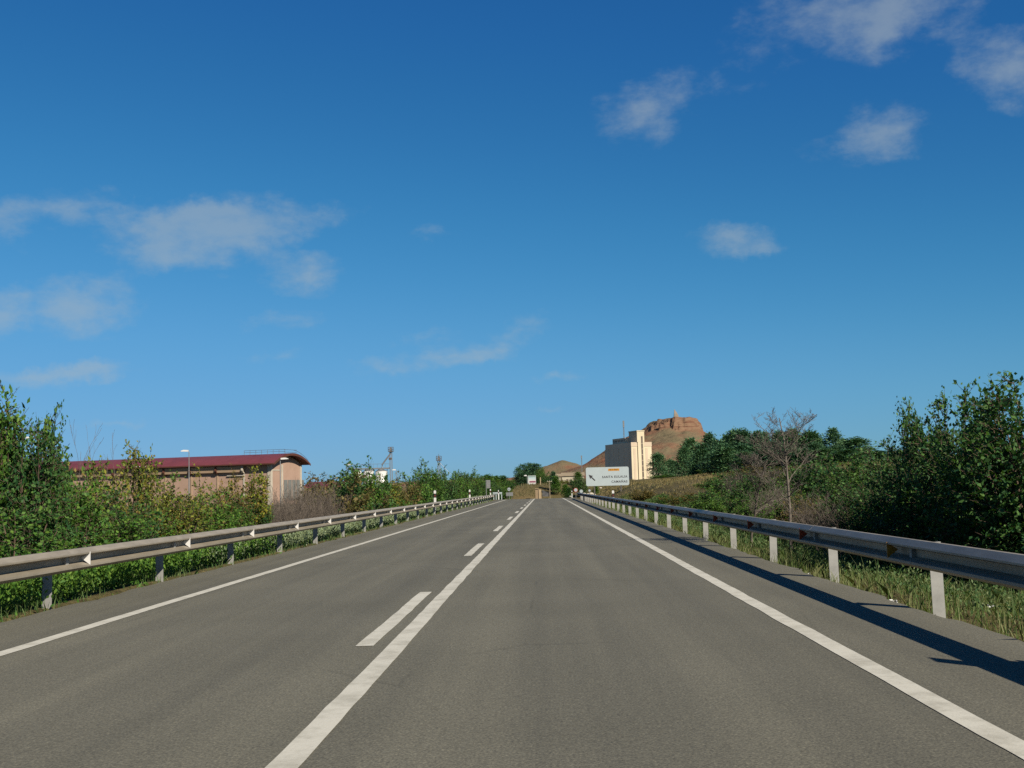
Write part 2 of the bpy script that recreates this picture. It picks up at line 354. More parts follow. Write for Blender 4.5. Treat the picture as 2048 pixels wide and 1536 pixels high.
strip('edge_line', XR-.08, XR+.08, -12, 172, .004, m_paint, road, .1, .026)
strip('centre_line', XS-.08, XS+.08, -12, 160, .004, m_paint, road, .1, .026)
for i in range(11):
    y0 = 9.6+12.65*i; strip('dash', XD-.075, XD+.075, y0, y0+4.95, .004, m_paint, road, .1, .026)
# the side road leaving to the left beyond the guardrail
mb = MB(); pts = [(-5.9, 124), (-7.2, 129.5), (-10, 133.5), (-16, 137), (-70, 150), (-70, 160), (-16, 152), (-9, 155), (-5.9, 166)]
vs_ = [(x, y, float(zr(y))-.006 + .01*(x < -6)) for x, y in pts]
mb.add(vs_, [tuple(range(len(pts)))[::-1]]); sr = mb.build('side_road', m_asph); tag(sr, kind='structure')

# ------------------------------------------------------------------ guardrails
PROF = [(d, z*.87) for d, z in [(.03, 0), (.07, .012), (.128, .05), (.128, .078), (0, .118), (0, .196), (.128, .232), (.128, .252), (.065, .314), (.035, .316)]]
def beam_mesh(name, sgn, L=4.04):
    t = .004; out = [(sgn*d, z) for d, z in PROF]; inn = [(sgn*(d-t), z) for d, z in PROF][::-1]
    return MB().prism(out+inn, 1, 0, L).mesh(name)
def post_mesh(name, h, flip):
    c = [(-.06, -.05), (.06, -.05), (.06, -.044), (-.052, -.044), (-.052, .05), (-.06, .05)]
    if flip: c = [(-x, y) for x, y in c]
    mb = MB(); mb.prism(c, 2, -.5, h); return mb.mesh(name)
def reflector_mesh(name, sgn):
    # small triangular retro-reflector standing in the valley of the beam, facing the traffic
    return MB().prism([(sgn*.135, .06), (sgn*.135, .225), (sgn*.02, .145)], 1, 0, .008).mesh(name)
def guardrail(label, x, sgn, y0, n, base, reflect, group, zb=.415, end_curve=0.0):
    g = thing('guardrail', label, 'guardrail', (x, y0, 0), 0, group)
    bm_, pm = beam_mesh('rail_beam', sgn), post_mesh('post', .655-base, sgn < 0)
    rm = reflector_mesh('reflector', sgn); sp = MB().box(-.115, .115, -.035, .035, -.08, .08).mesh('spacer')
    bl = MB().prism([(math.cos(a)*.016, math.sin(a)*.016) for a in np.arange(0, 6.2, 1.05)], 0, 0, .02).mesh('bolt')
    for i in range(-4, n):
        y = 4*i; z = float(zr(y0+y))
        b = link('rail_beam', bm_, m_rail, g, loc=(sgn*(.002 if i % 2 else 0), y-.02, zb+z)); 
        b.rotation_euler.x = math.atan2(float(zr(y0+y+4))-z, 4)
        p = link('post', pm, m_post, g, loc=(-sgn*.19, y+.1, base+z)); p.rotation_euler.y = rs.uniform(-.012, .012)
        link('spacer', sp, m_post, g, loc=(-sgn*.075, y+.1, zb+z+.136))
        if i < 12: link('bolt', bl, m_post, g, loc=(.0 if sgn > 0 else -.02, y+.1, zb+z+.136))
        if reflect and i % 1 == 0:
            link('reflector', rm, reflect if i != 0 or sgn > 0 else m_amber, g, loc=(0, y+.55, zb+z))
    # buried end: the last beam dives to the ground and curves away from the road
    L = 8; out = []
    for j in range(9):
        t = j/8; out.append((sgn*-1.0*t*t*1.6, 4*n+L*t, zb+float(zr(y0+4*n+L*t))-.62*t*t))
    mbb = MB(); vv = []; ff = []; P = [(sgn*d, z) for d, z in PROF]; kx = len(P)
    for o_ in out: vv += [(o_[0]+p[0], o_[1], o_[2]+p[1]) for p in P]
    for j in range(8): ff += [(j*kx+q, j*kx+q+1, (j+1)*kx+q+1, (j+1)*kx+q) for q in range(kx-1)]
    mbb.add(vv, ff); mbb.build('end_terminal', m_rail, g)
    return g
rs = random.Random(8)
RX, LX = 3.62, -5.82
guardrail('long galvanised guardrail in shade with red reflectors along the right shoulder', RX, -1, 11.25, 28, -.12, m_redref, 'roadside guardrails')
guardrail('long sunlit galvanised guardrail with white triangular reflectors along the left shoulder', LX, 1, 13.55, 29, -.06, m_white, 'roadside guardrails')

# delineator posts behind the rails
def delineator_meshes():
    sec = [(-.055, -.05), (.055, -.05), (0, .06)]
    lo = MB().prism(sec, 2, -.3, .62).mesh('lower_body'); bd = MB().prism([(x*1.02, y*1.02) for x, y in sec], 2, .62, .86).mesh('black_band')
    v1 = [(x, y, .86) for x, y in sec]; v2 = [(sec[0][0], sec[0][1], 1.0), (sec[1][0], sec[1][1], 1.0), (0, .06, 1.06)]
    tp = MB().add(v1+v2, [(0, 2, 1), (3, 4, 5), (0, 1, 4, 3), (1, 2, 5, 4), (2, 0, 3, 5)]).mesh('head')
    rf = MB().box(-.014, .014, -.056, -.0515, .69, .79).mesh('reflector'); return lo, bd, tp, rf
DM = delineator_meshes()
def delineator(label, x, y, dz=0.0, s=1.0, rf=m_redref):
    t = thing('delineator_post', label, 'road marker', (x, y, max(gz(x, y), -.25)+dz), 0, 'delineator posts'); t.scale = (s*1.25, s*1.25, s)
    for nm, me, m in zip(('lower_body', 'black_band', 'head', 'reflector'), DM, (m_plast, m_black, m_plast, rf)): link(nm, me, m, t)
_d = ray(1865, 1318); _t = CAM[2]/-_d[2]; DELX, DELY = _d[0]*_t, _d[1]*_t-(4.0-_d[0]*_t)*math.cos(math.pi-SUN_AZ)/math.sin(math.pi-SUN_AZ)
print('delineator', DELX, DELY)
for px, Y, lab in ((870, 66, 'nearest white delineator post with black band behind the left guardrail'),
                   (939.5, 97, 'second white delineator post behind the left guardrail, left of the grey sign'),
                   (981, 133, 'third white delineator post, just right of the grey sign post'),
                   (997, 158, 'white delineator post in front of the pale side-road barrier')):
    delineator(lab, at(px, 985, Y).x, Y, .28)
delineator('white delineator post with black band behind the right guardrail below the direction sign', at(1226, 985, 71).x, 71, .1)
delineator('white delineator post casting a thin shadow across the right shoulder', 4.0, DELY, .30, 1.12)
delineator('small white delineator post at the right mouth of the junction', at(1144, 990, 150).x, 150, .15, .8)

# ------------------------------------------------------------------ signs
m_signw = worn('sign_white', (.47, .545, .57), (.43, .50, .525), 1.5, .45, 0, .4)
m_signo = worn('sign_orange', (.62, .28, .015), (.55, .25, .015), 3, .45)
m_letter = worn('sign_black', (.03, .025, .03), (.045, .04, .04), 5, .5)
def text_mesh(s, size, m, parent, loc, name='lettering', bold=.012, spacing=1.12, right=True):
    cu = bpy.data.curves.new(name, 'FONT'); cu.body = s; cu.size = size; cu.align_x = 'RIGHT' if right else 'CENTER'; cu.align_y = 'CENTER'; cu.extrude = .003; cu.offset = bold; cu.space_character = spacing
    cu.resolution_u = 3
    tmp = bpy.data.objects.new(name, cu); col.objects.link(tmp); dg = bpy.context.evaluated_depsgraph_get()
    me = bpy.data.meshes.new_from_object(tmp.evaluated_get(dg)); bpy.data.objects.remove(tmp); me.materials.clear()
    o = link(name, me, m, parent, loc=loc); o.rotation_euler = (math.pi/2, 0, 0); return o
def rrect(x0, x1, z0, z1, r, n=5):
    out = []
    for cx_, cz_, a0 in ((x1-r, z0+r, -90), (x1-r, z1-r, 0), (x0+r, z1-r, 90), (x0+r, z0+r, 180)):
        out += [(cx_+r*math.cos(math.radians(a0+90*i/n)), cz_+r*math.sin(math.radians(a0+90*i/n))) for i in range(n+1)]
    return out
SY = 110.0; A = at(1172.5, 972, SY); B = at(1257.5, 934, SY); sw = B.x-A.x
sign = thing('direction_sign', 'white direction sign for Santa Eulalia and Camañas with orange route panel and arrow', 'road sign', ((A.x+B.x)/2, SY, gz((A.x+B.x)/2, SY)), math.radians(3))
zb, zt = A.z-sign.location.z-.02, B.z-sign.location.z+.05; hw = sw/2; hgt = zt-zb
MB().prism(rrect(-hw, hw, zb, zt, .16), 1, 0, .05).build('panel', m_signw, sign)
for s in (-.62, .62): MB().box(s*hw-.06, s*hw+.06, .052, .17, -.6, zt-.08).build('post', m_dark, sign)
MB().prism(rrect(.04*hw, .56*hw, zt-.40*.95, zt-.17*.95, .02), 1, -.004, 0).build('route_panel', m_signo, sign)
text_mesh('TE-V-9001', .19, m_letter, sign, (.51*hw, -.008, zt-.285*.95), 'route_number', .0, 1.1)
text_mesh('SANTA EULALIA', .30, m_letter, sign, (.92*hw, -.004, zt-hgt*.535), 'place_name', .006, 1.15)
text_mesh('CAMAÑAS', .30, m_letter, sign, (.92*hw, -.004, zt-hgt*.80), 'place_name', .006, 1.15)
ar = MB(); u = Vector((-.72, .69)).normalized(); n_ = Vector((-u[1], u[0])); ct = Vector((-.73*hw, zt-hgt*.55))
def P2(a, b): q = ct+u*a+n_*b; return (q[0], q[1])
ar.prism([P2(-.42, -.055), P2(.06, -.055), P2(.02, -.20), P2(.42, 0), P2(.02, .20), P2(.06, .055), P2(-.42, .055)], 1, -.006, 0); ar.build('arrow', m_letter, sign)

def disc(r, n=24): return [(r*math.cos(2*math.pi*i/n), r*math.sin(2*math.pi*i/n)) for i in range(n)]
m_ring = worn('sign_red', (.45, .03, .025), (.38, .03, .025), 4, .45)
def round_sign(label, px, py, Y, r, ring, glyph=True):
    c_ = at(px, py, Y); z0 = gz(c_.x, Y); t = thing('round_sign', label, 'road sign', (c_.x, Y, z0), 0, 'round traffic signs'); h = c_.z-z0
    MB().prism([(x, z+h) for x, z in disc(r)], 1, 0, .03).build('plate', ring, t)
    MB().prism([(x, z+h) for x, z in disc(r*.78)], 1, -.006, 0).build('face', m_signw, t)
    if glyph:
        for s in (-.2, .2): MB().prism(rrect(s*r*1.6-.13*r, s*r*1.6+.13*r, h-.36*r, h+.36*r, .1*r, 3), 1, -.012, -.006).build('figure', m_letter, t)
    MB().tube([(0, .06, -.4), (0, .06, h+r*.6)], .035, 8).build('post', m_grey, t)
round_sign('round white traffic sign with dark rim on the far left of the junction', 1018, 978.5, 178, .30, m_dark)
round_sign('round white traffic sign with red rim right of the junction', 1151.5, 980, 152, .28, m_ring, False)
round_sign('smaller pale round sign between red rimmed sign and direction sign', 1162.5, 982.5, 158, .26, m_grey, False)
round_sign('tiny pale round sign under the left end of the direction sign', 1179, 981, 150, .17, m_grey, False)
# grey panel seen from behind on a tall post
c_ = at(976.5, 968, 140); t = thing('sign_panel', 'grey rectangular sign panel on a slim post left of the junction', 'road sign', (c_.x, 140, gz(c_.x, 140)), 0)
h = c_.z-t.location.z
MB().prism(rrect(-.24, .26, h-.52, h+.48, .04), 1, 0, .03).build('panel', m_grey, t); MB().box(-.30, -.22, .032, .09, -.4, h+.5).build('post', m_grey, t)
for q in range(5): MB().box(-.2, .22, -.02, 0, h-.42+q*.2, h-.38+q*.2).build('rib', m_post, t)
# pale crash barrier on the side road
bx0 = at(985.5, 983, 168); bx1 = at(1004, 983, 168)
t = thing('side_road_barrier', 'short pale blue barrier with posts on the far side road', 'guardrail', (bx0.x, 168, gz(bx0.x, 168)), 0); L = bx1.x-bx0.x; h = bx0.z-t.location.z-.3
m_palebl = worn('pale_blue_grey', (.50, .58, .60), (.40, .47, .49), 3, .6)
MB().prism([(.0, h-.16), (-.07, h-.1), (-.07, h-.04), (0, h), (-.07, h+.04), (-.07, h+.1), (0, h+.16)], 0, 0, L).build('rail_beam', m_palebl, t)
for q in (.1, .35, .65, .95): MB().box(L*q-.06, L*q+.06, .0, .08, -.6, h+.1).build('post', m_palebl, t)
# chevron style grey board below the round sign
c_ = at(1019, 988.5, 182); t = thing('grey_board', 'low dark grey board under the round sign beyond the junction', 'sign board', (c_.x, 182, gz(c_.x, 182)), 0); h = c_.z-t.location.z
MB().prism(rrect(-.55, .55, h-.28, h+.30, .05), 1, 0, .03).build('panel', m_grey, t)
for q in (-.4, .4): MB().box(q-.04, q+.04, .032, .1, -.5, h+.2).build('post', m_dark, t)

# ------------------------------------------------------------------ things at the far end of the road
m_block = worn('beige_block', (.38, .28, .17), (.28, .20, .13), 1.6, .9, bump=.3)
m_blockl = worn('pale_render', (.50, .38, .24), (.40, .30, .19), 1.6, .9)
c0, c1 = at(1071, 996, 188), at(1083, 996, 188); zt = at(1077, 977.5, 188).z
t = thing('block_pillar', 'beige masonry gate pillar at the end of the road', 'pillar', (c0.x, 188, gz(c0.x, 188)), 0); h = zt-t.location.z; L = c1.x-c0.x
MB().box(0, L*.55, 0, .9, -.5, h).build('body', m_block, t); MB().box(L*.55, L, -.12, .8, -.5, h-.12).build('buttress', m_blockl, t)
MB().box(-.05, L*.57, -.16, .95, h, h+.08).build('cap', m_blockl, t)
m_gate = worn('weathered_gate', (.17, .175, .19), (.07, .07, .075), 2.2, .7, .2)
c0, c1 = at(1085, 996, 192), at(1099, 996, 192); zt = at(1090, 980, 192).z
t = thing('metal_gate', 'grey slatted metal gate leaf right of the beige pillar', 'gate', (c0.x, 192, gz(c0.x, 192)), 0); h = zt-t.location.z; L = c1.x-c0.x
for q in range(6): 
    x0 = L*q/6; MB().box(x0+.01, x0+L/6-.02, 0, .05, -.3, h*(1-.10*q)).build('slat', m_gate, t)
MB().box(0, L, .052, .1, .25, .35).build('rail', m_dark, t); MB().box(L-.12, L+.06, .0, .14, -.3, h*.62).build('gate_post', m_dark, t)
def pole(name, label, cat, px, y_top, y_bot, Y, r, m, arm=None, group=None):
    a, b = at(px, y_top, Y), at(px, y_bot, Y); t = thing(name, label, cat, (b.x, Y, b.z), 0, group); h = a.z-b.z
    MB().tube([(0, 0, -1.2), (0, 0, h)], [r*1.15, r*.8], 8).build('shaft', m, t)
    if arm:
        MB().box(-arm, arm, -.06-r, -r+.02, h-.12, h-.04).build('crossarm', m, t)
        for s in (-.8, 0, .8): MB().tube([(s*arm, -r-.02, h-.04), (s*arm, -r-.02, h+.07)], .03, 6).build('insulator', m_plast, t)
    return t
m_wood = worn('pale_wood', (.45, .37, .25), (.33, .27, .19), 3, .9)
pole('stone_post', 'pale upright post on the bank above the beige pillar', 'post', 1081, 954.5, 974, 205, .11, m_blockl)
pole('utility_pole', 'slim pole with crossarm beside the small conifers at the road end', 'utility pole', 1100, 962, 997, 190, .055, m_wood, .42)
# billboard
m_bb = worn('billboard_white', (.75, .75, .72), (.66, .66, .64), 1, .5); m_bbg = worn('billboard_landscape', (.20, .34, .36), (.34, .42, .36), 2.4, .5)
m_bbs = worn('billboard_sky', (.45, .62, .68), (.62, .68, .66), 2.0, .5); m_bbr = worn('billboard_maroon', (.22, .05, .10), (.38, .16, .22), 6, .5)
a, b = at(1056.5, 969, 240), at(1071.5, 951, 240)
t = thing('billboard', 'small white billboard with landscape picture and maroon text band before poplars', 'billboard', ((a.x+b.x)/2, 240, gz((a.x+b.x)/2, 240)), 0)
h0, h1, hw = a.z-t.location.z, b.z-t.location.z, (b.x-a.x)/2; H_ = h1-h0
MB().box(-hw, hw, 0, .06, h0, h1).build('panel', m_bb, t)
MB().box(-hw+.05, hw-.05, -.006, 0, h0+H_*.80, h1-.05).build('picture_band', m_bbg, t)
MB().box(-hw+.05, hw-.05, -.006, 0, h0+H_*.55, h0+H_*.79).build('picture_band', m_bbs, t)
MB().box(-hw+.25, hw-.05, -.006, 0, h0+H_*.20, h0+H_*.40).build('text_band', m_bbr, t)
for q in (-.6, .6): MB().box(q*hw-.05, q*hw+.05, .062, .16, -.5, h1-.1).build('post', m_dark, t)

# street lamps
m_lamp = worn('lamp_head', (.86, .86, .85), (.80, .80, .79), 4, .4)
def lamp(label, px, py, Y, sgn, base=None, hl=.95):
    c_ = at(px, py, Y); zb_ = gz(c_.x, Y) if base is None else base
    t = thing('street_lamp', label, 'street lamp', (c_.x, Y, zb_), 0, 'street lamps'); h = c_.z-zb_
    MB().tube([(0, 0, -.5), (0, 0, h-.05)], [.10, .05], 8).build('pole', m_grey, t)
    MB().tube([(0, 0, h-.1), (sgn*.12, 0, h+.02), (sgn*.35, 0, h+.05)], .035, 6).build('arm', m_grey, t)
    hd = MB(); hd.prism([(sgn*.1, h-.02), (sgn*(.1+hl), h+.02), (sgn*(.1+hl), h+.12), (sgn*(.1+hl*.6), h+.24), (sgn*.1, h+.2)], 1, -.2, .2); hd.build('head', m_lamp, t)
lamp('tall street lamp with white head in front of the red roofed warehouse', 378, 903, 150, -1)
lamp('street lamp beside the warehouse gable with its head towards the road', 560.5, 919, 150, 1)
lamp('street lamp above the leftmost grove of the roadside bushes', 693.5, 930.5, 200, 1, None, .75)
lamp('street lamp right of the grain elevator tower', 792.5, 940.5, 225, -1, None, .7)
lamp('street lamp half hidden in the tall leafy tree at the left edge', 46, 877, 150, 1)
lamp('small street lamp left of the billboard', 1054.5, 952, 232, -1, None, .55)

# ------------------------------------------------------------------ warehouse with curved red roof
m_wall = worn('pinkish_render', (.50, .34, .26), (.42, .28, .21), .5, .9); m_wall2 = worn('tan_render', (.52, .37, .25), (.44, .31, .20), .5, .9)
m_pil = worn('pale_concrete', (.62, .56, .46), (.48, .43, .36), .7, .9)
m_roof = mat('maroon_sheet_roof', (.19, .03, .05), .55, .0, .4); k = MN(m_roof); v = k.coord()
wv = k.n('ShaderNodeTexWave', wave_type='BANDS', bands_direction='X'); wv.inputs['Scale'].default_value = 1.2; k.l(v, wv.inputs['Vector'])
k.color(k.ramp(k.noise(v, .4, 5, .7), [(.3, (.085, .02, .023)), (.7, (.125, .029, .033))])); k.bump(wv.outputs['Fac'], .4, .05)
m_soffit = worn('brown_trim', (.13, .045, .03), (.09, .03, .02), 1, .8)
m_louv = worn('grey_shutter', (.23, .235, .22), (.17, .175, .165), 1.5, .7)
WY = 190.0; C0 = at(541, 960, WY); u_ = Vector((-.972, .235, 0)); BZ = -1.9
wh = thing('warehouse', 'long warehouse with curved maroon roof and pinkish walls behind the left bushes', 'warehouse', (C0.x, WY, BZ), math.atan2(u_.y, u_.x))
# local frame: +x away along the building, -y is across the gable away from the road
LEN, WID, EV, RG = 74.0, 11.6, 8.45, 10.2
def arc(y0, y1, z0, z1, n=14):
    return [(y0+(y1-y0)*i/n, z0+(z1-z0)*(1-(2*i/n-1)**2)) for i in range(n+1)]
# local y axis: rotation makes +y local = perpendicular (left turn of u_) = (-.235,-.972): towards the camera; so the building extends to -y
MB().prism([(0, 0), (0, EV)]+arc(0, -WID, EV, RG-.35)[1:-1]+[(-WID, EV), (-WID, 0)], 0, 0, LEN).build('wall', m_wall, wh)
up = arc(1.15, -WID-1.15, EV+.12, RG+.12); lo = arc(1.15, -WID-1.15, EV-.06, RG-.12)[::-1]
roof = MB().prism(up+lo, 0, -1.3, LEN+1).build('roof', m_roof, wh)
ed = arc(1.17, -WID-1.17, EV+.14, RG+.14); e2 = arc(1.17, -WID-1.17, EV-.22, RG-.28)[::-1]
MB().prism(ed+e2, 0, -1.38, -1.31).build('verge_trim', m_soffit, roof)
MB().box(-1.2, LEN+.9, 1.16, 1.28, EV-.12, EV+.06).build('gutter', m_soffit, roof)
# projecting tan band with triangular fins below the eaves
MB().prism([(.01, EV-.25), (.75, EV-.25), (.55, EV-1.25), (.01, EV-1.25)], 0, 4.8, LEN-.5).build('eaves_band', m_wall2, wh)
for i in range(14):
    x_ = 4.9+5.0*i
    MB().prism([(.76, EV-.2), (.9, EV-1.0), (.56, EV-1.42), (.02, EV-1.42), (.02, EV-1.26), (.55, EV-1.26)], 0, x_-.16, x_+.16).build('fin', m_soffit if i else m_pil, wh)
for i in range(14): MB().box(4.75+5.0*i, 5.05+5.0*i, .01, .10, 0, EV-1.43).build('pilaster', m_pil if i == 0 else m_wall2, wh)
for x0_, x1_, y0_, y1_ in ((-.14, .5, -.5, .14), (-.14, .02, -4.4, -3.9), (-.14, .3, -WID-.1, -WID+.45)): MB().box(x0_, x1_, y0_, y1_, 0, EV-.08).build('corner_pilaster', m_pil, wh)
MB().box(-.06, 0, -3.89, -.51, EV-1.15, EV-.95).build('string_course', m_pil, wh)
for i in range(5): 
    yy = -4.9-1.6*i; MB().box(-.07, 0, yy-1.3, yy, 2.2, EV-2.7).build('shutter', m_louv, wh)
MB().box(4.9, 8, .012, .3, EV-1.9, EV-1.75).build('signal_strip', m_pil, wh)
# handrail on the ridge and a ladder down the curve
for z_ in (.42, .85): MB().tube([(-1.1, -WID/2+3, RG+z_-.15), (-1.1, -WID/2-2, RG+z_-.15)], .03, 5).build('handrail', m_dark, wh)
for i in range(8): MB().tube([(-1.1+i*1.1, -WID/2+2.6, RG-.02), (-1.1+i*1.1, -WID/2+2.6, RG+.72)], .03, 5).build('stanchion', m_dark, wh)
for z_ in (.40, .74): MB().tube([(-1.1, -WID/2+2.6, RG+z_), (6.6, -WID/2+2.6, RG+z_)], .028, 5).build('handrail', m_dark, wh)
aa = arc(1.15, -WID-1.15, EV+.75, RG+.75)[8:]; MB().tube([(-.9, y, z) for y, z in aa], .03, 5).build('ladder_rail', m_dark, wh)
for sx_ in (22, 23.2, 24.4): MB().box(sx_, sx_+.9, .9, 1.02, EV+.2, EV+.30).build('skylight', m_plast, roof)
# low red roofed shed right of it
a, b = at(612, 990, 235), at(664, 990, 235); zt = at(640, 964.5, 235).z
t = thing('red_roof_shed', 'low shed with maroon roof right of the long warehouse', 'shed', (a.x, 235, BZ), 0); L = b.x-a.x+4; h = zt-BZ
MB().box(0, L, 0, 8, 0, h-1.0).build('wall', m_wall, t); MB().prism([(-.6, h-1.1), (4, h), (8.6, h-1.1), (8.6, h-.95), (4, h+.16), (-.6, h-.95)], 0, -.5, L+.5).build('roof', m_roof, t)

# ------------------------------------------------------------------ grain elevators and steel bins
m_bin = worn('white_bin_steel', (.78, .78, .76), (.62, .62, .60), 1.0, .45, .1, .5)
SYY = 260.0
def bin_(label, px0, px1, pyt):
    a, b = at(px0, pyt, SYY), at(px1, pyt, SYY); r = (b.x-a.x)/2; cx_ = (a.x+b.x)/2
    t = thing('steel_bin', label, 'silo', (cx_, SYY, BZ), 0, 'steel grain bins'); h = a.z-BZ
    b_ = MB().tube([(0, 0, 0), (0, 0, h)], r, 24).build('shell', m_bin, t, True)
    MB().tube([(0, 0, h), (0, 0, h+.55)], [r*1.03, .25], 24).build('roof_cone', m_grey, t)
    for q in range(1, 6): MB().tube([(0, 0, h*q/6), (0, 0, h*q/6+.05)], r*1.012, 24, False).build('hoop', m_grey, t)
bin_('white steel bin half hidden by leaves under the catwalk', 727, 747.5, 942); bin_('white steel bin right under the elevator spout', 751, 774, 942.5); bin_('hidden steel bin leftmost under the catwalk', 702, 723, 942)
t = thing('catwalk', 'grey elevated catwalk with handrail above the steel bins', 'catwalk', (at(700, 937, SYY).x, SYY, BZ), 0); L = at(779, 937, SYY).x-t.location.x; h = at(740, 938, SYY).z-BZ
MB().box(0, L, -.5, .5, h-.12, h+.22).build('deck', m_grey, t)
for i in range(11): MB().tube([(L*i/10, -.5, h+.2), (L*i/10, -.5, h+1.1)], .03, 5).build('stanchion', m_grey, t)
MB().tube([(0, -.5, h+1.1), (L, -.5, h+1.1)], .035, 5).build('handrail', m_grey, t)
for i in range(5): MB().tube([(L*(.06+.22*i), 0, 0), (L*(.06+.22*i), 0, h-.1)], .07, 6).build('leg', m_grey, t)
def tower(label, px, pyt, pyb, arm=True):
    c_ = at(px, pyt, SYY); t = thing('elevator_tower', label, 'grain elevator', (c_.x, SYY, BZ), 0, 'grain elevator towers'); h = c_.z-BZ; hh = at(px, pyb, SYY).z-BZ
    for q in (-.22, .22): MB().box(q-.09, q+.09, -.1, .1, 0, hh).build('leg_casing', m_grey, t)
    MB().box(-.55, .55, -.55, .55, hh-.08, hh+.06).build('platform', m_dark, t)
    for q in ((-.55, -.55), (.55, -.55), (-.55, .55), (.55, .55)): MB().tube([(q[0], q[1], hh), (q[0], q[1], hh+1.0)], .04, 5).build('stanchion', m_dark, t)
    for z_ in (.5, 1.0):
        MB().tube([(-.55, -.55, hh+z_), (.55, -.55, hh+z_), (.55, .55, hh+z_), (-.55, .55, hh+z_), (-.55, -.55, hh+z_)], .035, 5, False).build('handrail', m_dark, t)
    MB().prism([(-.3, hh+.07), (.3, hh+.07), (.3, hh+.6), (.15, hh+.95), (-.15, hh+.95), (-.3, hh+.6)], 1, -.25, .25).build('elevator_head', m_grey, t)
    return t, hh
t, hh = tower('taller grain elevator tower with sloping spout and railed head platform', 781.5, 896, 903)
e = at(764.5, 932, SYY); ex, ez = e.x-t.location.x, e.z-BZ
MB().tube([(0, 0, hh-.1), (-.1, 0, hh-.5), (ex, 0, ez+.35), (ex, 0, ez-.45)], .17, 8).build('spout', m_grey, t)
MB().box(-.5, .2, -.2, .2, hh-1.9, hh-1.4).build('diverter', m_dark, t)
t, hh = tower('shorter grain elevator tower with railed head and sloping stay right of the bins', 877.5, 912, 921)
MB().tube([(.1, 0, hh-.4), (2.6, 0, hh-3.2)], .045, 6).build('stay', m_grey, t); MB().tube([(0, 0, hh+.9), (0, 0, hh+1.5)], .05, 6).build('vent_pipe', m_dark, t)

# ------------------------------------------------------------------ concrete grain silo
m_silo = worn('cream_render', (.80, .70, .50), (.70, .60, .42), .12, .9, bump=.1); m_silop = worn('pinkish_cream_render', (.70, .57, .43), (.62, .50, .37), .12, .9)
m_win = worn('dark_window', (.16, .12, .09), (.10, .08, .07), .5, .5)
m_silos = worn('bounce_tinted_render', (1.2, .90, .62), (1.04, .76, .52), .1, .9)  # paler and warmer than the front: ground bounce painted into the shaded walls' colour
SI = 600.0; S0 = at(1264.5, 960, SI); sl_ = thing('grain_silo', 'tall cream concrete grain silo with stepped tower below the flat topped hill', 'silo', (S0.x, SI, -3), math.atan2(.35, .94))
GBZ = 3.0; FW, SL = 11.8, 34.0; zB = at(1264, 884.5, SI).z+GBZ; zT = at(1277, 862.5, SI).z+GBZ; zP = zB+2.9
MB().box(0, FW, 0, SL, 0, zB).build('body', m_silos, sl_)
MB().box(.0, FW, -.16, -.01, 0, zB-2.3).build('front_panel', m_silo, sl_); MB().box(-.12, FW+.12, -.3, -.01, zB-2.25, zB+.02).build('cornice', m_silop, sl_)
t0, t1 = 3.3, 7.5
MB().box(t0, t1, -.75, 9.5, zB+.0, zT).build('tower', m_silo, sl_)
MB().box(t0+.35, t1-.35, -.74, -.17, 0, zB-.01).build('stair_shaft', m_silo, sl_)
MB().box(5.55, 6.55, -.80, -.755, 1.5, zT-2.6).build('window_strip', m_win, sl_)
for q in range(9): MB().box(5.5, 6.6, -.86, -.81, 2.5+q*(zT-6)/9, 2.7+q*(zT-6)/9).build('transom', m_silop, sl_)
MB().box(t0-.2, t1+.2, -.95, 9.7, zT+.0, zT+.5).build('parapet', m_silo, sl_)
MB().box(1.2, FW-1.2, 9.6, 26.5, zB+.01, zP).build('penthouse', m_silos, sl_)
for q in range(5): 
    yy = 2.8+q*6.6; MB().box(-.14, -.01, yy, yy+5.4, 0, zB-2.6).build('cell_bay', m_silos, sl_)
for q in range(8): MB().box(1.12, 1.19, 10.4+q*2, 11.3+q*2, zB+.9, zB+2.1).build('window', m_win, sl_)
for q in (0, 1): MB().box(1.2+q*7.0, 2.5+q*7.0, -.24, -.17, 1.0, zB-3.2).build('panel_recess', m_silop, sl_)
# village walls and houses far off
m_house = worn('whitewash', (.60, .54, .42), (.50, .44, .34), .3, .9); m_tile = worn('clay_tiles', (.36, .29, .20), (.28, .22, .15), .6, .9)
def house(label, p0, p1, pt, pb, Y, dep=8, roof=True):
    a, b = at(p0, pb, Y), at(p1, pt, Y); z0 = min(a.z, gz(a.x, Y))-1.5; t = thing('farm_building', label, 'building', (a.x, Y, z0), 0, 'far farm buildings'); L = b.x-a.x; h = b.z-z0
    MB().box(0, L, 0, dep, 0, h).build('wall', m_house, t)
    if roof: MB().prism([(-.5, h), (dep/2, h+dep*.22), (dep+.5, h), (dep+.5, h+.2), (dep/2, h+dep*.22+.2), (-.5, h+.2)], 0, -.4, L+.4).build('roof', m_tile, t)
    for q in range(max(1, int(L/5))): MB().box(2+q*5, 3+q*5, -.06, 0, h*.55, h*.8).build('window', m_win, t)
house('small whitewashed farm building left of the long pale shed below the red mound', 1112.5, 1121, 953, 957.5, 520, 5)
house('long low pale shed below the red mound left of the direction sign', 1124, 1168, 951.5, 957, 540, 7)
house('low pale wall and shed just right of the tall cream silo', 1306, 1338, 942, 946, 640, 6, False)
house('pale farm roofline between the silo and the pine wood', 1334, 1366, 938.5, 943, 660, 6)
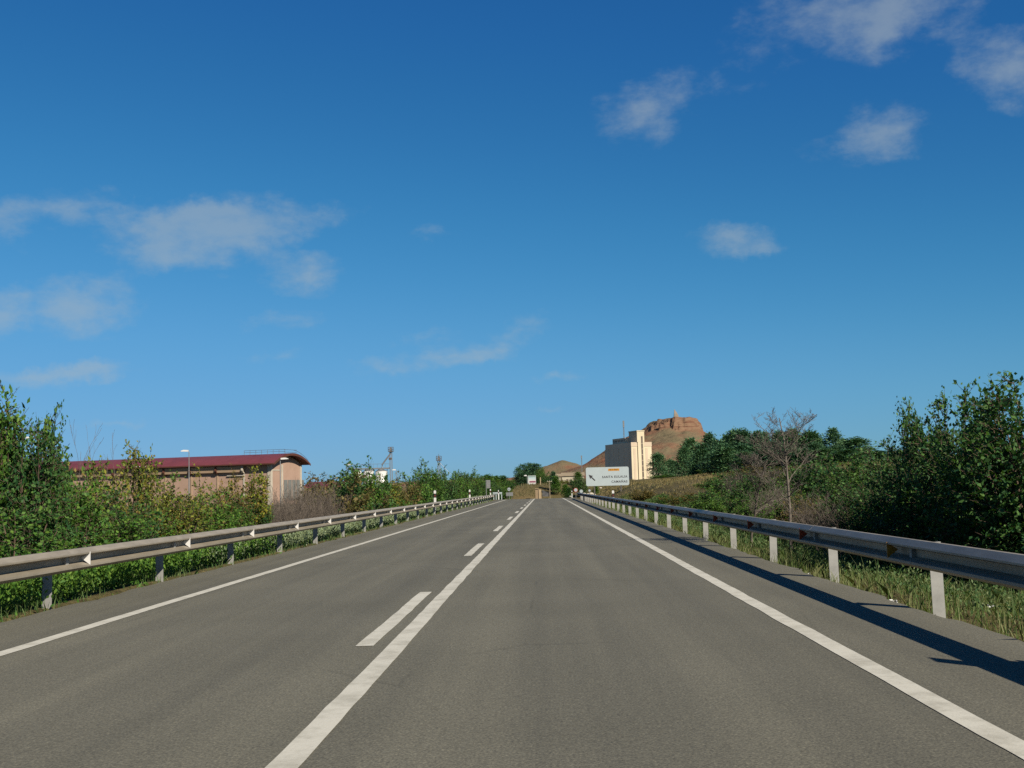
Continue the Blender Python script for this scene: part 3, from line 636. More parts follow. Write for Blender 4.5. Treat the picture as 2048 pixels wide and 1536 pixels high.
# masts
def mast(label, px, pt, pb, Y, r):
    a, b = at(px, pt, Y), at(px, pb, Y); t = thing('radio_mast', label, 'mast', (b.x, Y, b.z), 0, 'radio masts'); h = a.z-b.z; w_ = r*3
    for q in ((-w_, -w_), (w_, -w_), (0, w_)): MB().tube([(q[0], q[1], -12), (q[0], q[1], h)], r, 5).build('leg', m_grey, t)
    for j in range(10): MB().tube([(-w_, -w_, h*j/10), (w_, -w_, h*(j+.5)/10), (-w_, -w_, h*(j+1)/10)], r*.6, 4, False).build('brace', m_grey, t)
    MB().box(-w_*1.6, w_*1.6, -w_*1.6, w_*1.6, h*.72, h*.98).build('antenna_cluster', m_grey, t)
mast('thin radio mast rising behind the silo roof', 1248.5, 841, 890, 700, .10)
mast('small distant mast in the saddle left of the silo', 1163.5, 911, 932, 1050, .12)
# monument on the hill
m_mon = worn('weathered_stone', (.36, .30, .24), (.28, .23, .18), .3, .9)
mx_ = at(1353, 842, 1195); zt = at(1349.5, 819, 1195).z; zg = float(hill_z(np.array([mx_.x]), np.array([1195.]))[0]); t = thing('hilltop_monument', 'pale pointed stone monument on top of the flat hill', 'monument', (mx_.x, 1195, zg), 0); h = zt-zg
mb = MB(); 
def ring_(cx_, hw_, z_): return [(cx_-hw_, -hw_, z_), (cx_+hw_, -hw_, z_), (cx_+hw_, hw_, z_), (cx_-hw_, hw_, z_)]
rg = [ring_(0, 2.9, -3), ring_(0, 2.6, h*.12), ring_(-.3, 2.1, h*.4), ring_(-.8, 1.35, h*.68), ring_(-1.5, .55, h*.9), ring_(-1.6, .3, h)]
for r_ in rg: mb.v += r_
for j in range(len(rg)-1): mb.f += [(4*j+q, 4*j+(q+1) % 4, 4*j+4+(q+1) % 4, 4*j+4+q) for q in range(4)]
mb.f.append((20, 21, 22, 23)); mb.build('spire', m_mon, t); MB().box(-4, 4, -4, 4, -3, .8).build('plinth', m_mon, t)

# ------------------------------------------------------------------ vegetation generators
def leaf_quads(p, ax, nrm, l, w_):
    """p, ax, nrm: (n,3); l, w_: (n,)"""
    ax = ax/np.linalg.norm(ax, axis=1, keepdims=True); sd = np.cross(ax, nrm); sd /= np.maximum(np.linalg.norm(sd, axis=1, keepdims=True), 1e-6); nr = np.cross(sd, ax)
    l = l[:, None]; w_ = w_[:, None]
    v0 = p; v1 = p+ax*l*.45+sd*w_+nr*l*.08; v2 = p+ax*l; v3 = p+ax*l*.45-sd*w_+nr*l*.08
    n = len(p); vs_ = np.stack([v0, v1, v2, v3], 1).reshape(-1, 3); return vs_, np.arange(4*n).reshape(n, 4)
def tubes_np(segs, n=3):
    """segs: list of (pts (m,3), r0, r1) -> one quad mesh"""
    V_, F_ = [], []; o = 0
    for pts, r0, r1 in segs:
        pts = np.asarray(pts); m = len(pts); t = np.gradient(pts, axis=0); t /= np.maximum(np.linalg.norm(t, axis=1, keepdims=True), 1e-6)
        ref = np.where(np.abs(t[:, 2:3]) < .9, np.array([[0, 0, 1.]]), np.array([[1., 0, 0]])); u = np.cross(t, ref); u /= np.linalg.norm(u, axis=1, keepdims=True); w_ = np.cross(t, u)
        r = np.linspace(r0, r1, m)[:, None]
        for k_ in range(n):
            a = 2*math.pi*k_/n; V_.append(pts+(u*math.cos(a)+w_*math.sin(a))*r)
        i = np.arange(m-1)
        for k_ in range(n):
            a, b = o+k_*m, o+((k_+1) % n)*m; F_.append(np.stack([a+i, b+i, b+i+1, a+i+1], -1))
        o += n*m
    return np.concatenate(V_), np.concatenate(F_)
def bez(a, b, c, t): t = t[:, None]; return a*(1-t)**2+2*b*t*(1-t)+c*t*t
def unit(v_): return v_/np.maximum(np.linalg.norm(v_, axis=-1, keepdims=True), 1e-6)
def gen_shrub(seed, H=3., R=1.2, stems=13, per=30, lf=.075, dens=1.0, low=.06, spiky=.12):
    r = np.random.default_rng(seed); segs = []; P, A_, L_ = [], [], []
    for s in range(stems):
        a = r.uniform(0, 2*math.pi); ln = math.sqrt(r.random()); base = np.array([math.cos(a), math.sin(a), 0])*r.random()*R*.3
        hh_ = H*(.68+.32*r.random())*(1-.45*ln*ln); top = np.array([math.cos(a)*R*ln*.85, math.sin(a)*R*ln*.85, hh_]); 
        ctl = base*.5+top*np.array([.35, .35, .62])+r.normal(0, .08, 3)*R
        pts = bez(base, ctl, top, np.linspace(0, 1, 7)); segs.append((pts, .012*H/2+.008, .004))
        # leaves straight on the top shoots
        tt = r.uniform(.72, 1.0, int(22*dens)); pp = bez(base, ctl, top, tt); P.append(pp); A_.append(unit(r.normal(0, 1, (len(tt), 3))+np.array([0, 0, .5]))); L_.append(np.full(len(tt), lf*.9))
        for b in range(per):
            t = low+(1-low)*r.random()**.85; p = bez(base, ctl, top, np.array([t]))[0]
            out = np.array([p[0]-base[0], p[1]-base[1], 0]); d = unit(r.normal(0, 1, 3)*np.array([1, 1, .5])+unit(out+1e-3)*.55+np.array([0, 0, .35+.3*t]))
            l_ = R*(.22+.40*r.random())*(1.05-.72*t)+.10*H/3
            e = p+d*l_+np.array([0, 0, .10*l_]); m = p+d*l_*.5; bp = bez(p, m, e, np.linspace(0, 1, 3)); segs.append((bp, .006, .002))
            nl = max(3, int(dens*l_/(lf*.42))); tt = r.uniform(.12, 1.0, nl); pp = bez(p, m, e, tt)
            P.append(pp+r.normal(0, lf*.35, pp.shape)); A_.append(unit(d*.5+r.normal(0, .8, pp.shape))); L_.append(lf*(.35+1.0*r.random(nl)**1.3))
    P = np.concatenate(P); A_ = np.concatenate(A_); L_ = np.concatenate(L_); ok = P[:, 2] > .02; P, A_, L_ = P[ok], A_[ok], L_[ok]
    nr = unit(r.normal(0, .75, P.shape)+np.array([0, 0, .75]))
    lv, lf_ = leaf_quads(P, A_, nr, L_, L_*.33); wv_, wf_ = tubes_np(segs, 3)
    return mesh_np('stems', wv_, wf_), mesh_np('crown', lv, lf_), float(np.percentile(lv[:, 2], 99.7)), R
def gen_bare(seed, H=3., R=1.0, stems=1, spread=.5, r0=.05, depth=3, kids=5, up=.35):
    r = np.random.default_rng(seed); segs = []
    def grow(p, d, L, rad, lev):
        n = 6; pts = [p]; wob = .07 if lev == 0 else .14
        for i in range(n):
            d = unit(d+r.normal(0, wob, 3)+np.array([0, 0, up*.16 if lev else .05])); pts.append(pts[-1]+d*L/n)
        segs.append((np.array(pts), rad, max(rad*.25, .0025)))
        if lev < depth:
            nk = kids*3 if lev == 0 and stems == 1 else kids
            for j in range(nk):
                t = r.uniform(.3, .98) if lev == 0 else r.uniform(.2, .98); q = pts[int(t*n)]+(pts[min(int(t*n)+1, n)]-pts[int(t*n)])*(t*n-int(t*n))
                nd = unit(d*.6+unit(r.normal(0, 1, 3)*np.array([1, 1, .35]))*spread*1.5+np.array([0, 0, up*.7]))
                grow(q, nd, L*r.uniform(.30, .55)*(1.25-.75*t), max(rad*(.30 if stems == 1 else .42)*(1.15-.6*t), .0026), lev+1)
    for s in range(stems):
        a = r.uniform(0, 6.28); b = np.array([math.cos(a), math.sin(a), 0])*R*(.45*r.random() if stems > 1 else 0)
        grow(b, unit(np.array([math.cos(a)*spread*.5*r.random(), math.sin(a)*spread*.5*r.random(), 1])) if stems > 1 else np.array([.05, 0, 1.]), H*(r.uniform(.6, 1.0) if stems > 1 else 1.0), r0*(1 if stems == 1 else r.uniform(.5, 1)), 0)
    v_, f_ = tubes_np(segs, 4 if stems == 1 else 3); v_[:, 2] *= H/v_[:, 2].max(); return mesh_np('branches', v_, f_)
def gen_pine(seed, H=8., R=1.9, clumps=150, per=30, base=.12, shape='round', lf=.34):
    r = np.random.default_rng(seed); segs = [(np.array([[0, 0, -.5], [0, 0, H*.5], [r.normal(0, .1), r.normal(0, .1), H*.95]]), .16*H/8, .03)]; P, A_ = [], []
    lob = r.random(8)*6.28
    for c in range(clumps):
        t = r.random()**.8; z = H*(base+(1-base)*t)
        if shape == 'round': prof = (math.sin(math.pi*min(1, (.18+.82*t)**.85)))**.7
        elif shape == 'cone': prof = (1.02-t)**.8*(.25+min(1, t*5)*.75)
        else: prof = (math.sin(math.pi*(.06+.92*t)))**.5
        a = r.uniform(0, 6.28); rr = R*prof*(.55+.45*math.sqrt(r.random()))*(1+.22*math.sin(3*a+lob[int(t*7.9)]))
        q = np.array([math.cos(a)*rr, math.sin(a)*rr, z+r.normal(0, .12)*lf*3])
        if r.random() < .5: segs.append((np.array([[0, 0, z-rr*.35], q*.5+np.array([0, 0, (z-rr*.2)*.5]), q]), .035, .01))
        sz = R*.20*r.uniform(.7, 1.4); pp = q+r.normal(0, sz, (per, 3))*np.array([1, 1, .75]); P.append(pp); A_.append(unit(pp-q+r.normal(0, .3, pp.shape)*sz+np.array([0, 0, .5*sz])))
    P = np.concatenate(P); A_ = np.concatenate(A_); L_ = lf*r.uniform(.6, 1.3, len(P)); nr = unit(r.normal(0, .8, P.shape)+np.array([0, 0, .6]))
    lv, lf_ = leaf_quads(P, A_, nr, L_, L_*.24); wv_, wf_ = tubes_np(segs, 5)
    return mesh_np('trunk', wv_, wf_), mesh_np('crown', lv, lf_), float(np.percentile(lv[:, 2], 99.5)), R
SH = [gen_shrub(100+i, 3., 1.25, 15, 34) for i in range(5)]
TS = [gen_shrub(130+i, 3.2, .95, 14, 40, .08, 1.15, .05) for i in range(3)]      # tall young trees
FS = [gen_shrub(150+i, 3., 1.4, 14, 46, .105, 1.0, .03) for i in range(4)]          # far bushes, coarser leaves
PN = [gen_pine(200+i, 8., 1.55, 150, 32) for i in range(4)]; CN = [gen_pine(220+i, 4., .75, 90, 26, .03, 'cone', .2) for i in range(2)]; PP = [gen_pine(240+i, 9., 1.1, 130, 26, .06, 'col', .3) for i in range(3)]
BT = [gen_bare(300+i, 3.2, 1., 1, .62, .042, 3, 7, .45) for i in range(2)]; BB = [gen_bare(320+i, 2.2, 1.1, 30, .34, .012, 2, 6, .5) for i in range(3)]
BW = [gen_bare(340+i, 2.6, .9, 6, .35, .02, 2, 5, .45) for i in range(2)]
def plant(name, proto, label, cat, x, y, h, wid=1.0, lm=m_leaf, group=None, rz=None, sink=.05, trunk='trunk', z=None):
    z0 = gz(x, y)-sink if z is None else z; t = thing(name, label, cat, (x, y, z0), rs.uniform(0, 6.28) if rz is None else rz, group)
    sz = h/proto[2]; t.scale = (wid, wid, sz)
    link(trunk, proto[0], m_bark, t); link('crown', proto[1], lm, t); return t
ORD = 'first second third fourth fifth sixth seventh eighth ninth tenth eleventh twelfth thirteenth fourteenth fifteenth sixteenth seventeenth eighteenth nineteenth twentieth'.split()
LEAFW = {id(m_leaf): 'green', id(m_leafd): 'dark green', id(m_leafy): 'yellowing', id(m_leafb): 'browning'}
def post_px(i, left):
    P = np.array([LX-.19, 13.65+4*i, 0.]) if left else np.array([RX+.19, 11.35+4*i, 0.])
    d = P-CAM; return CX+F*(d@AR)/(d@AF)
def by_post(rows, left, noun='bush'):
    """rows: (px, py, leaf material, own label or None) -> one label each, told apart by guardrail post and order"""
    base = []
    for px, py, lm, lab in rows:
        k_ = min(range(19), key=lambda i: abs(post_px(i, left)-px)); size = 'tall' if py < 905 else 'medium' if py < 968 else 'low'
        base.append(lab or f"{size} {LEAFW[id(lm)]} {noun} behind the {'left' if left else 'right'} guardrail's {ORD[k_]} post")
    out = []
    for q_, b_ in enumerate(base):
        same = sorted((rows[w__][0], w__) for w__ in range(len(base)) if base[w__] == b_)
        out.append(b_ if len(same) == 1 else f"{b_}, {ORD[[w__ for _, w__ in same].index(q_)]} from left")
    return out
def nth(rows, i, text):
    return f"{ORD[sorted(range(len(rows)), key=lambda q_: rows[q_][0]).index(i)]} {text}"
def by_px(px, Y): return at(px, 980, Y).x
def top_h(px, py, Y, sink=.05, clear=0):
    if clear: Y = max(Y, clear*F/abs(1089-px))
    x = by_px(px, Y); return x, at(px, py, Y).z-gz(x, Y)+sink

# ------------------------------------------------------------------ left thicket (px, top py, distance, proto, width, leaves)
GL = 'bushes and young trees behind the left guardrail'
LT = [(-5, 812, 18.6, TS[2], .9, m_leaf, 'leafy young tree between the picture edge and the tallest left tree'), (58, 850, 17.5, TS[0], .8, m_leafd, None), (92, 895, 18.2, SH[4], .6, m_leaf, None), (-40, 800, 17.5, TS[0], 1.0, m_leaf, 'leafy young tree cut by the left picture edge'), (28, 786, 17.8, TS[1], .8, m_leaf, 'tallest leafy young tree at the far left of the thicket'), (74, 826, 18.6, TS[2], .62, m_leafd, 'leafy sapling just right of the tallest tree at the left edge'),
      (130, 912, 19.5, SH[1], .75, m_leaf, 'green bush under the bare twigs left of the warehouse end'), (175, 925, 21.5, SH[2], .9, m_leafy, None), (272, 893, 23, TS[0], .78, m_leafy, 'yellowing pointed sapling standing up before the maroon roof'),
      (315, 948, 24, SH[3], .9, m_leafy, None), (350, 955, 27, SH[4], .9, m_leaf, None), (408, 940, 28, SH[0], .85, m_leafy, 'yellow green bush below the street lamp by the warehouse'), (455, 952, 29, SH[1], .8, m_leafb, None), (500, 938, 30, TS[1], .85, m_leafy, 'narrow yellow green sapling at the left of the grey brushwood'),
      (-10, 960, 13.9, SH[0], .95, m_leaf, None), (60, 985, 14.4, SH[3], .9, m_leafd, None), (120, 975, 15.5, SH[2], .95, m_leaf, None), (190, 990, 16.8, SH[4], .9, m_leaf, None), (250, 985, 18.2, SH[1], .85, m_leafd, None), (305, 995, 19.5, SH[0], .85, m_leaf, None), (360, 992, 21.5, SH[2], .85, m_leafy, None), (410, 990, 23, SH[3], .85, m_leaf, None), (455, 985, 25, SH[4], .8, m_leaf, None), (505, 1000, 27, SH[1], .65, m_leafd, None),
      (235, 965, 26, SH[3], 1.0, m_leafd, None), (150, 950, 24, SH[4], 1.1, m_leaf, None), (60, 900, 23, SH[0], 1.1, m_leafd, None), (10, 870, 22, SH[2], 1.2, m_leaf, None)]
gen_l = 'leafy green bush in the dense thicket behind the near left guardrail'
gen_y = 'yellowing bush in the dense thicket behind the near left guardrail'
LL = by_post([(r_[0], r_[1], r_[5], r_[6]) for r_ in LT], True)
for (px, py, Y, pr, wd, lm, _), lab in zip(LT, LL):
    Y = max(Y, 7.7*F/(1089-px)); x, h = top_h(px, py, Y); plant('leafy_bush', pr, lab, 'bush', x, Y, h, wd, lm, GL)
FT = [(672, 950, 46, 1.0, m_leafb), (690, 930, 47, 1.0, m_leafd), (712, 942, 48, .9, m_leaf), (735, 934, 52, .9, m_leafd), (722, 950, 50, .9, m_leafb), (755, 958, 54, .8, m_leafy), (782, 962, 56, .9, m_leafy), (800, 958, 60, .9, m_leafb), (822, 945, 60, .9, m_leaf), (842, 923, 62, .7, m_leafd), (862, 938, 66, .9, m_leaf), (880, 944, 70, 1.0, m_leafd), (898, 943, 76, 1.0, m_leaf), (915, 946, 82, 1.0, m_leaf), (930, 945, 90, 1.0, m_leafd), (946, 940, 98, 1.0, m_leaf), (956, 950, 106, 1.0, m_leafd), (965, 955, 116, 1.0, m_leafd),
      (700, 975, 43, .8, m_leafd), (745, 980, 47, .8, m_leaf), (790, 980, 54, .8, m_leaf), (830, 975, 58, .8, m_leafd), (870, 975, 64, .9, m_leafd), (905, 972, 74, .9, m_leaf), (935, 972, 86, .9, m_leafd)]
for i, (px, py, Y, wd, lm) in enumerate(FT):
    Y = max(Y, 8.7*F/(1089-px)); x, h = top_h(px, py, Y)
    lab = {1: 'dark rounded bush right of the grey brushwood and the low shed', 9: 'pointed dark bush poking above the row left of the shorter elevator tower', 5: 'low yellow bush below the steel bins'}.get(i, f"{LEAFW[id(lm)]} bush, {ORD[i]} from the near end of the far left row" if i < 18 else f"low {LEAFW[id(lm)]} bush, {ORD[i-18]} along the foot of the far left row")
    plant('roadside_bush', FS[i % 4], lab, 'bush', x, Y, h, wd*1.3, lm, 'row of bushes behind the far left guardrail')
JT = ((975, 950, 185, 1.2), (982, 953, 190, 1.2), (991, 952, 200, 1.3), (1006, 951, 205, 1.1), (1000, 960, 190, 1.3), (1014, 962, 200, 1.3), (1024, 960, 215, 1.4), (985, 966, 180, 1.4), (1008, 968, 185, 1.4), (1030, 966, 212, 1.1))
for i, (px, py, Y, wd) in enumerate(JT):
    x, h = top_h(px, py, Y); pr = CN[i % 2] if i in (0, 2, 3) else FS[i % 4]
    plant('junction_tree', pr, nth(JT, i, 'small tree from the left in the clump between grey sign and poplars'), 'tree', x, Y, h, wd*(1.5 if i in (0, 2, 3) else 1.0), m_leafd if i % 2 else m_leaf, 'trees left of the junction')
BR = ((545, 962, 35, 1.0), (575, 955, 37, 1.05), (605, 952, 39, 1.1), (635, 958, 41, 1.1), (560, 985, 33.5, .9), (655, 965, 43, 1.0), (525, 985, 31.5, .8), (590, 985, 36, .9), (620, 985, 38, .9))
for i, (px, py, Y, s) in enumerate(BR):
    x, h = top_h(px, py, Y); t = thing('bare_bush', nth(BR, i, 'leafless grey bush from the left in the brushwood before the gable'), 'bush', (x, Y, gz(x, Y)-.05), rs.uniform(0, 6.28), 'grey brushwood behind the left guardrail'); t.scale = (s, s, h/2.2); link('branches', BB[int(px) % 3], m_twig, t)
for px, py, Y, lab in ((150, 842, 22, 'tall bare twiggy shrub right of the left edge trees'), (205, 858, 24, 'bare twiggy shrub rising before the maroon roof'), (240, 905, 25, 'small bare shrub left of the pointed yellowing sapling')):
    x, h = top_h(px, py, Y); t = thing('bare_shrub', lab, 'shrub', (x, Y, gz(x, Y)-.05), rs.uniform(0, 6.28), 'bare shrubs in the left thicket'); t.scale = (.8, .8, h/2.6); link('branches', BW[int(px) % 2], m_twig, t)
# poplars behind the billboard
PO = ((1038, 935, .75, 262), (1047, 928, 1.0, 265), (1061, 926, .9, 268), (1073, 927, 1.0, 262), (1054, 940, 1.2, 275), (1068, 940, 1.2, 272), (1044, 945, 1.1, 258))
for i, (px, py, wd, Y) in enumerate(PO):
    x, h = top_h(px, py, Y); plant('poplar', PP[int(px) % 3], nth(PO, i, 'dark poplar from the left in the cluster behind the small billboard'), 'tree', x, Y, h, wd*1.15, m_pine, 'poplars behind the billboard')
for px, py, Y, wd, pr, lm, lab in ((1088, 943, 245, 1.6, FS[0], m_leaf, 'rounded green tree right of the poplars above the pillar'), (1094, 950, 240, 1.5, FS[1], m_leafd, 'dark rounded bush behind the crossarm pole'), (1083, 937, 250, 1.4, FS[2], m_leaf, 'green tree at the right foot of the poplars'),
      (1107, 943, 196, .95, CN[0], m_pine, 'narrow dark conifer right of the crossarm pole'), (1112, 952, 193, 1.2, CN[1], m_leaf, 'small green conifer at the end of the road'), (1131, 969, 172, .9, CN[0], m_leaf, 'small round conifer at the right road edge'), (1137, 975, 170, .7, CN[1], m_leafd, 'tiny dark conifer beside the junction signs'),
      (1157, 944, 200, 1.3, CN[1], m_leaf, 'pointed conifer left of the direction sign'), (1152, 955, 195, 1.0, FS[3], m_leafd, 'dark bush behind the junction signs'), (1167, 955, 190, 1.0, FS[2], m_leafd, 'dark bush touching the left end of the direction sign'), (1192, 972, 140, .6, CN[0], m_leaf, 'small conifer just below the direction sign'),
      (1143, 960, 230, 1.8, FS[0], m_leafy, 'yellow green bush below the long pale shed'), (1122, 960, 235, 1.6, FS[1], m_leafy, 'olive bush below the small farm building'), (1100, 958, 235, 1.5, FS[3], m_leafd, 'dark bush just left of the narrow conifer')):
    x, h = top_h(px, py, Y); plant('conifer' if pr in CN else 'bush', pr, lab, 'tree' if pr in CN else 'bush', x, Y, h, wd, lm, 'trees and bushes at the end of the road')

# ------------------------------------------------------------------ right side
GR = 'leafy bushes behind the right guardrail'
RT = [(1770, 905, 21, SH[0], .75, m_leafd, None), (1810, 930, 18.5, SH[1], .85, m_leafd, None), (1826, 806, 17.5, TS[0], .55, m_leafd, 'thin leafy shoot left of the tallest bush at right'), (1850, 842, 17, TS[1], .8, m_leafd, 'leafy sapling between thin shoot and tallest right bush'), (1906, 776, 16, TS[2], .95, m_leafd, 'tallest leafy sapling behind the right guardrail'), (1955, 850, 15.2, SH[2], .85, m_leafd, None), (2005, 764, 15, TS[0], .95, m_leafd, 'tall leafy sapling at the right picture edge'), (2060, 760, 14.2, TS[1], 1.1, m_leafd, 'leafy tree cut by the right picture edge'),
      (1700, 975, 22.5, SH[3], .8, m_leafd, None), (1740, 955, 20.5, SH[4], .85, m_leafd, None), (1790, 985, 17.2, SH[2], .85, m_leafd, None), (1850, 955, 15.5, SH[0], .9, m_leafd, None), (1910, 930, 14.2, SH[1], 1.0, m_leafd, None), (1970, 900, 13.4, SH[3], 1.0, m_leafd, None), (2040, 900, 12.6, SH[4], 1.0, m_leafd, None), (1880, 900, 18, SH[3], 1.0, m_leafd, None), (2000, 860, 16.8, SH[1], 1.1, m_leafd, None), (1655, 985, 26, SH[0], .75, m_leaf, None), (1640, 1000, 24, SH[1], .6, m_leafb, None)]
LL = by_post([(r_[0], r_[1], r_[5], r_[6]) for r_ in RT], False)
for (px, py, Y, pr, wd, lm, _), lab in zip(RT, LL):
    Y = max(Y, 6.9*F/(px-1089)); x, h = top_h(px, py, Y); plant('leafy_bush', pr, lab, 'bush', x, Y, h, wd, lm, GR)
MT = [(1465, 945, 52, 1.1, m_leafd, None), (1440, 955, 60, 1.1, m_leaf, None), (1525, 950, 40, .9, m_leafd, None), (1560, 945, 42, .9, m_leaf, None), (1690, 905, 40, 1.2, m_leafd, None), (1735, 900, 34, 1.1, m_leafd, 'dark bush filling the gap right of the pine wood'), (1640, 930, 50, 1.3, m_leafd, None), (1590, 925, 55, 1.3, m_leafd, None), (1540, 930, 55, 1.3, m_leafb, None), (1500, 935, 60, 1.3, m_leafd, None), (1770, 895, 30, 1.1, m_leafd, None), (1800, 880, 28, 1.0, m_leafd, None), (1455, 962, 42, .8, m_leafd, 'dark round bush left of the slim bare tree'), (1430, 975, 46, .8, m_leaf, None), (1485, 975, 38, .8, m_leafd, None), (1400, 985, 50, .8, m_leafd, None), (1360, 985, 56, .8, m_leafb, None), (1330, 988, 60, .7, m_leaf, None), (1420, 1000, 40, .6, m_leaf, None), (1475, 1000, 34, .6, m_leaf, None), (1285, 978, 72, .8, m_leafb, 'brown green bush beside the lone right delineator'), (1530, 985, 33, .8, m_leaf, None), (1545, 1005, 29, .6, m_leaf, None), (1600, 990, 29, .7, m_leafb, None), (1620, 965, 32, .8, m_leafd, None), (1660, 950, 34, .9, m_leafd, None), (1570, 975, 36, .9, m_leaf, None), (1510, 965, 44, .9, m_leafd, None), (1650, 920, 42, 1.0, m_leafd, None), (1705, 925, 34, .9, m_leaf, None), (1610, 940, 44, .9, m_leafd, None)]
LL = by_post([(r_[0], r_[1], r_[4], r_[5]) for r_ in MT], False, 'scrub bush')
for i, (px, py, Y, wd, lm, _) in enumerate(MT):
    lab = LL[i]
    x, h = top_h(px, py, Y); plant('bank_bush', SH[i % 5] if Y < 40 else FS[i % 4], lab, 'bush', x, Y, h, wd, lm, 'scrub on the right bank')
for px, py, Y, sx_, pr, lab in ((1577, 812, 24.5, 1.25, BT[0], 'tall bare tree with pale trunk before the pine wood'), (1497, 890, 26, 1.1, BT[1], 'smaller bare tree with thin pale trunk left of the tall one')):
    x, h = top_h(px, py, Y); t = thing('bare_tree', lab, 'tree', (x, Y, gz(x, Y)-.05), .6, 'bare pale trees on the right bank'); t.scale = (sx_, sx_, h/3.2); link('branches', pr, m_bare, t)
WS = ((1470, 935, 48), (1630, 975, 27), (1535, 960, 30), (1660, 985, 24))
for i, (px, py, Y) in enumerate(WS):
    x, h = top_h(px, py, Y); t = thing('bare_bush', nth(WS, i, 'wispy leafless shrub from the left among the bare trees'), 'bush', (x, Y, gz(x, Y)-.05), rs.uniform(0, 6.28), 'wispy shrubs on the right bank'); t.scale = (1, 1, h/2.2); link('branches', BB[int(px) % 3], m_twig, t)
PT = [(1386, 872, 190, 1.3), (1402, 880, 178, 1.1), (1420, 864, 185, 1.3), (1437, 874, 170, 1.0), (1452, 868, 178, 1.0), (1468, 866, 165, 1.0), (1487, 861, 160, 1.05), (1503, 870, 168, 1.0), (1520, 864, 152, 1.05), (1538, 866, 165, 1.0), (1556, 864, 150, 1.0), (1573, 866, 160, 1.0), (1590, 864, 152, 1.0), (1610, 870, 160, 1.0), (1625, 862, 142, 1.05), (1644, 868, 150, 1.0), (1668, 861, 138, 1.1), (1690, 876, 150, 1.0), (1713, 874, 132, 1.1), (1735, 890, 128, .9), (1410, 905, 150, 1.1), (1445, 900, 145, 1.1), (1480, 895, 140, 1.1), (1515, 898, 136, 1.1), (1550, 895, 132, 1.1), (1590, 898, 130, 1.1), (1630, 898, 126, 1.1), (1675, 900, 122, 1.1), (1720, 905, 116, 1.1), (1760, 915, 118, 1.1), (1795, 910, 126, 1.1), (1376, 905, 170, .9), (1425, 915, 112, .9), (1462, 908, 108, .9), (1500, 912, 102, .9), (1535, 905, 100, .9), (1572, 910, 98, .9), (1608, 908, 96, .9), (1650, 905, 94, .9), (1695, 908, 92, .9), (1840, 880, 130, 1.2), (1885, 870, 130, 1.2), (1960, 855, 130, 1.2)]
for i, (px, py, Y, wd) in enumerate(PT):
    py += rs.uniform(-7, 8) if i < 20 else rs.uniform(-14, 0); px += rs.uniform(-7, 7); wd *= rs.uniform(.65, 1.05); x, h = top_h(px, py, Y); lab = f"{ORD[i]} pine from the left along the skyline of the right hand pine wood" if i < 20 else f"{ORD[i-20]} pine from the left in the middle row of the pine wood" if i < 31 else 'pine crown at the low left corner of the pine wood' if i == 31 else f"{ORD[i-32]} low pine from the left along the near edge of the pine wood" if i < 40 else f"{ORD[i-40]} pine from the left showing behind the leafy bushes at right"
    plant('pine_tree', PN[i % 4], lab, 'tree', x, Y, h, wd, m_pine, 'pine wood on the right bank')
for px, py, Y, wd, lab in ((1318, 907, 560, 2.6, 'large dark pine just right of the tall silo'), (1342, 919, 600, 1.9, 'first of two small pines between silo and wood'), (1352, 922, 600, 1.7, 'second of two small pines between silo and wood')):
    x, h = top_h(px, py, Y); plant('pine_tree', PN[int(px) % 4], lab, 'tree', x, Y, h, wd, m_pine, 'pines beside the silo')
SB = ((1316, 951, 230, 1.8), (1330, 948, 240, 1.8), (1346, 952, 230, 1.8), (1360, 955, 215, 1.6), (1375, 950, 210, 1.6), (1335, 956, 200, 1.6), (1390, 945, 190, 1.6), (1400, 950, 150, 1.4), (1425, 935, 135, 1.4), (1450, 930, 130, 1.3))
for i, (px, py, Y, wd) in enumerate(SB):
    x, h = top_h(px, py, Y); plant('bank_bush', FS[i % 4], nth(SB, i, 'green bush from the left in the belt between silo and pines'), 'bush', x, Y, h, wd, m_leafd if i % 2 else m_leaf, 'bushes at the foot of the silo')

# ------------------------------------------------------------------ verge grass and weeds
def blades(name, n, xr, yr, h, wd, m, dens_pow=1.6, lab='', seed=1, lean=.35, grow=.02, clump=None):
    r = np.random.default_rng(seed); y = yr[0]+(yr[1]-yr[0])*r.random(n)**dens_pow; x = xr[0]+(xr[1]-xr[0])*r.random(n)
    if clump is not None:
        keep = fbm(x*clump, y*clump, 3)+.5 > r.random(n)*.55+.2; x, y = x[keep], y[keep]; n = len(x)
    z = ground_z(x, y)-.01; sc_ = 1+grow*(y-yr[0]); hh_ = h[0]+(h[1]-h[0])*r.random(n)**2.2; hh_ *= .6+.8*(fbm(x*.7, y*.35, 3)+.5); a = r.uniform(0, 6.28, n); d = np.stack([np.cos(a), np.sin(a), 0*a], -1); ws = wd*sc_*r.uniform(.6, 1.4, n)
    ln = lean*r.random(n)*hh_; b = r.uniform(0, 6.28, n); p = np.stack([x, y, z], -1); ld = np.stack([np.cos(b), np.sin(b), 0*b], -1)
    mid = p+ld*(ln*.3)[:, None]+np.stack([0*z, 0*z, hh_*.6], -1); tip = p+ld*ln[:, None]+np.stack([0*z, 0*z, hh_], -1); sd = d*ws[:, None]
    vs_ = np.stack([p-sd, p+sd, mid+sd*.7, tip, mid-sd*.7], 1).reshape(-1, 3); q = np.arange(n)[:, None]*5
    o = link(name, mesh_np(name, vs_, q+np.arange(5)[None]), m); return tag(o, lab, 'grass', kind='stuff')
blades('verge_grass', 90000, (3.70, 6.8), (5.5, 95), (.05, .26), .0035, m_grass, 1.9, 'dry and green grass along the right guardrail foot', 1, 1.1, .03, .8)
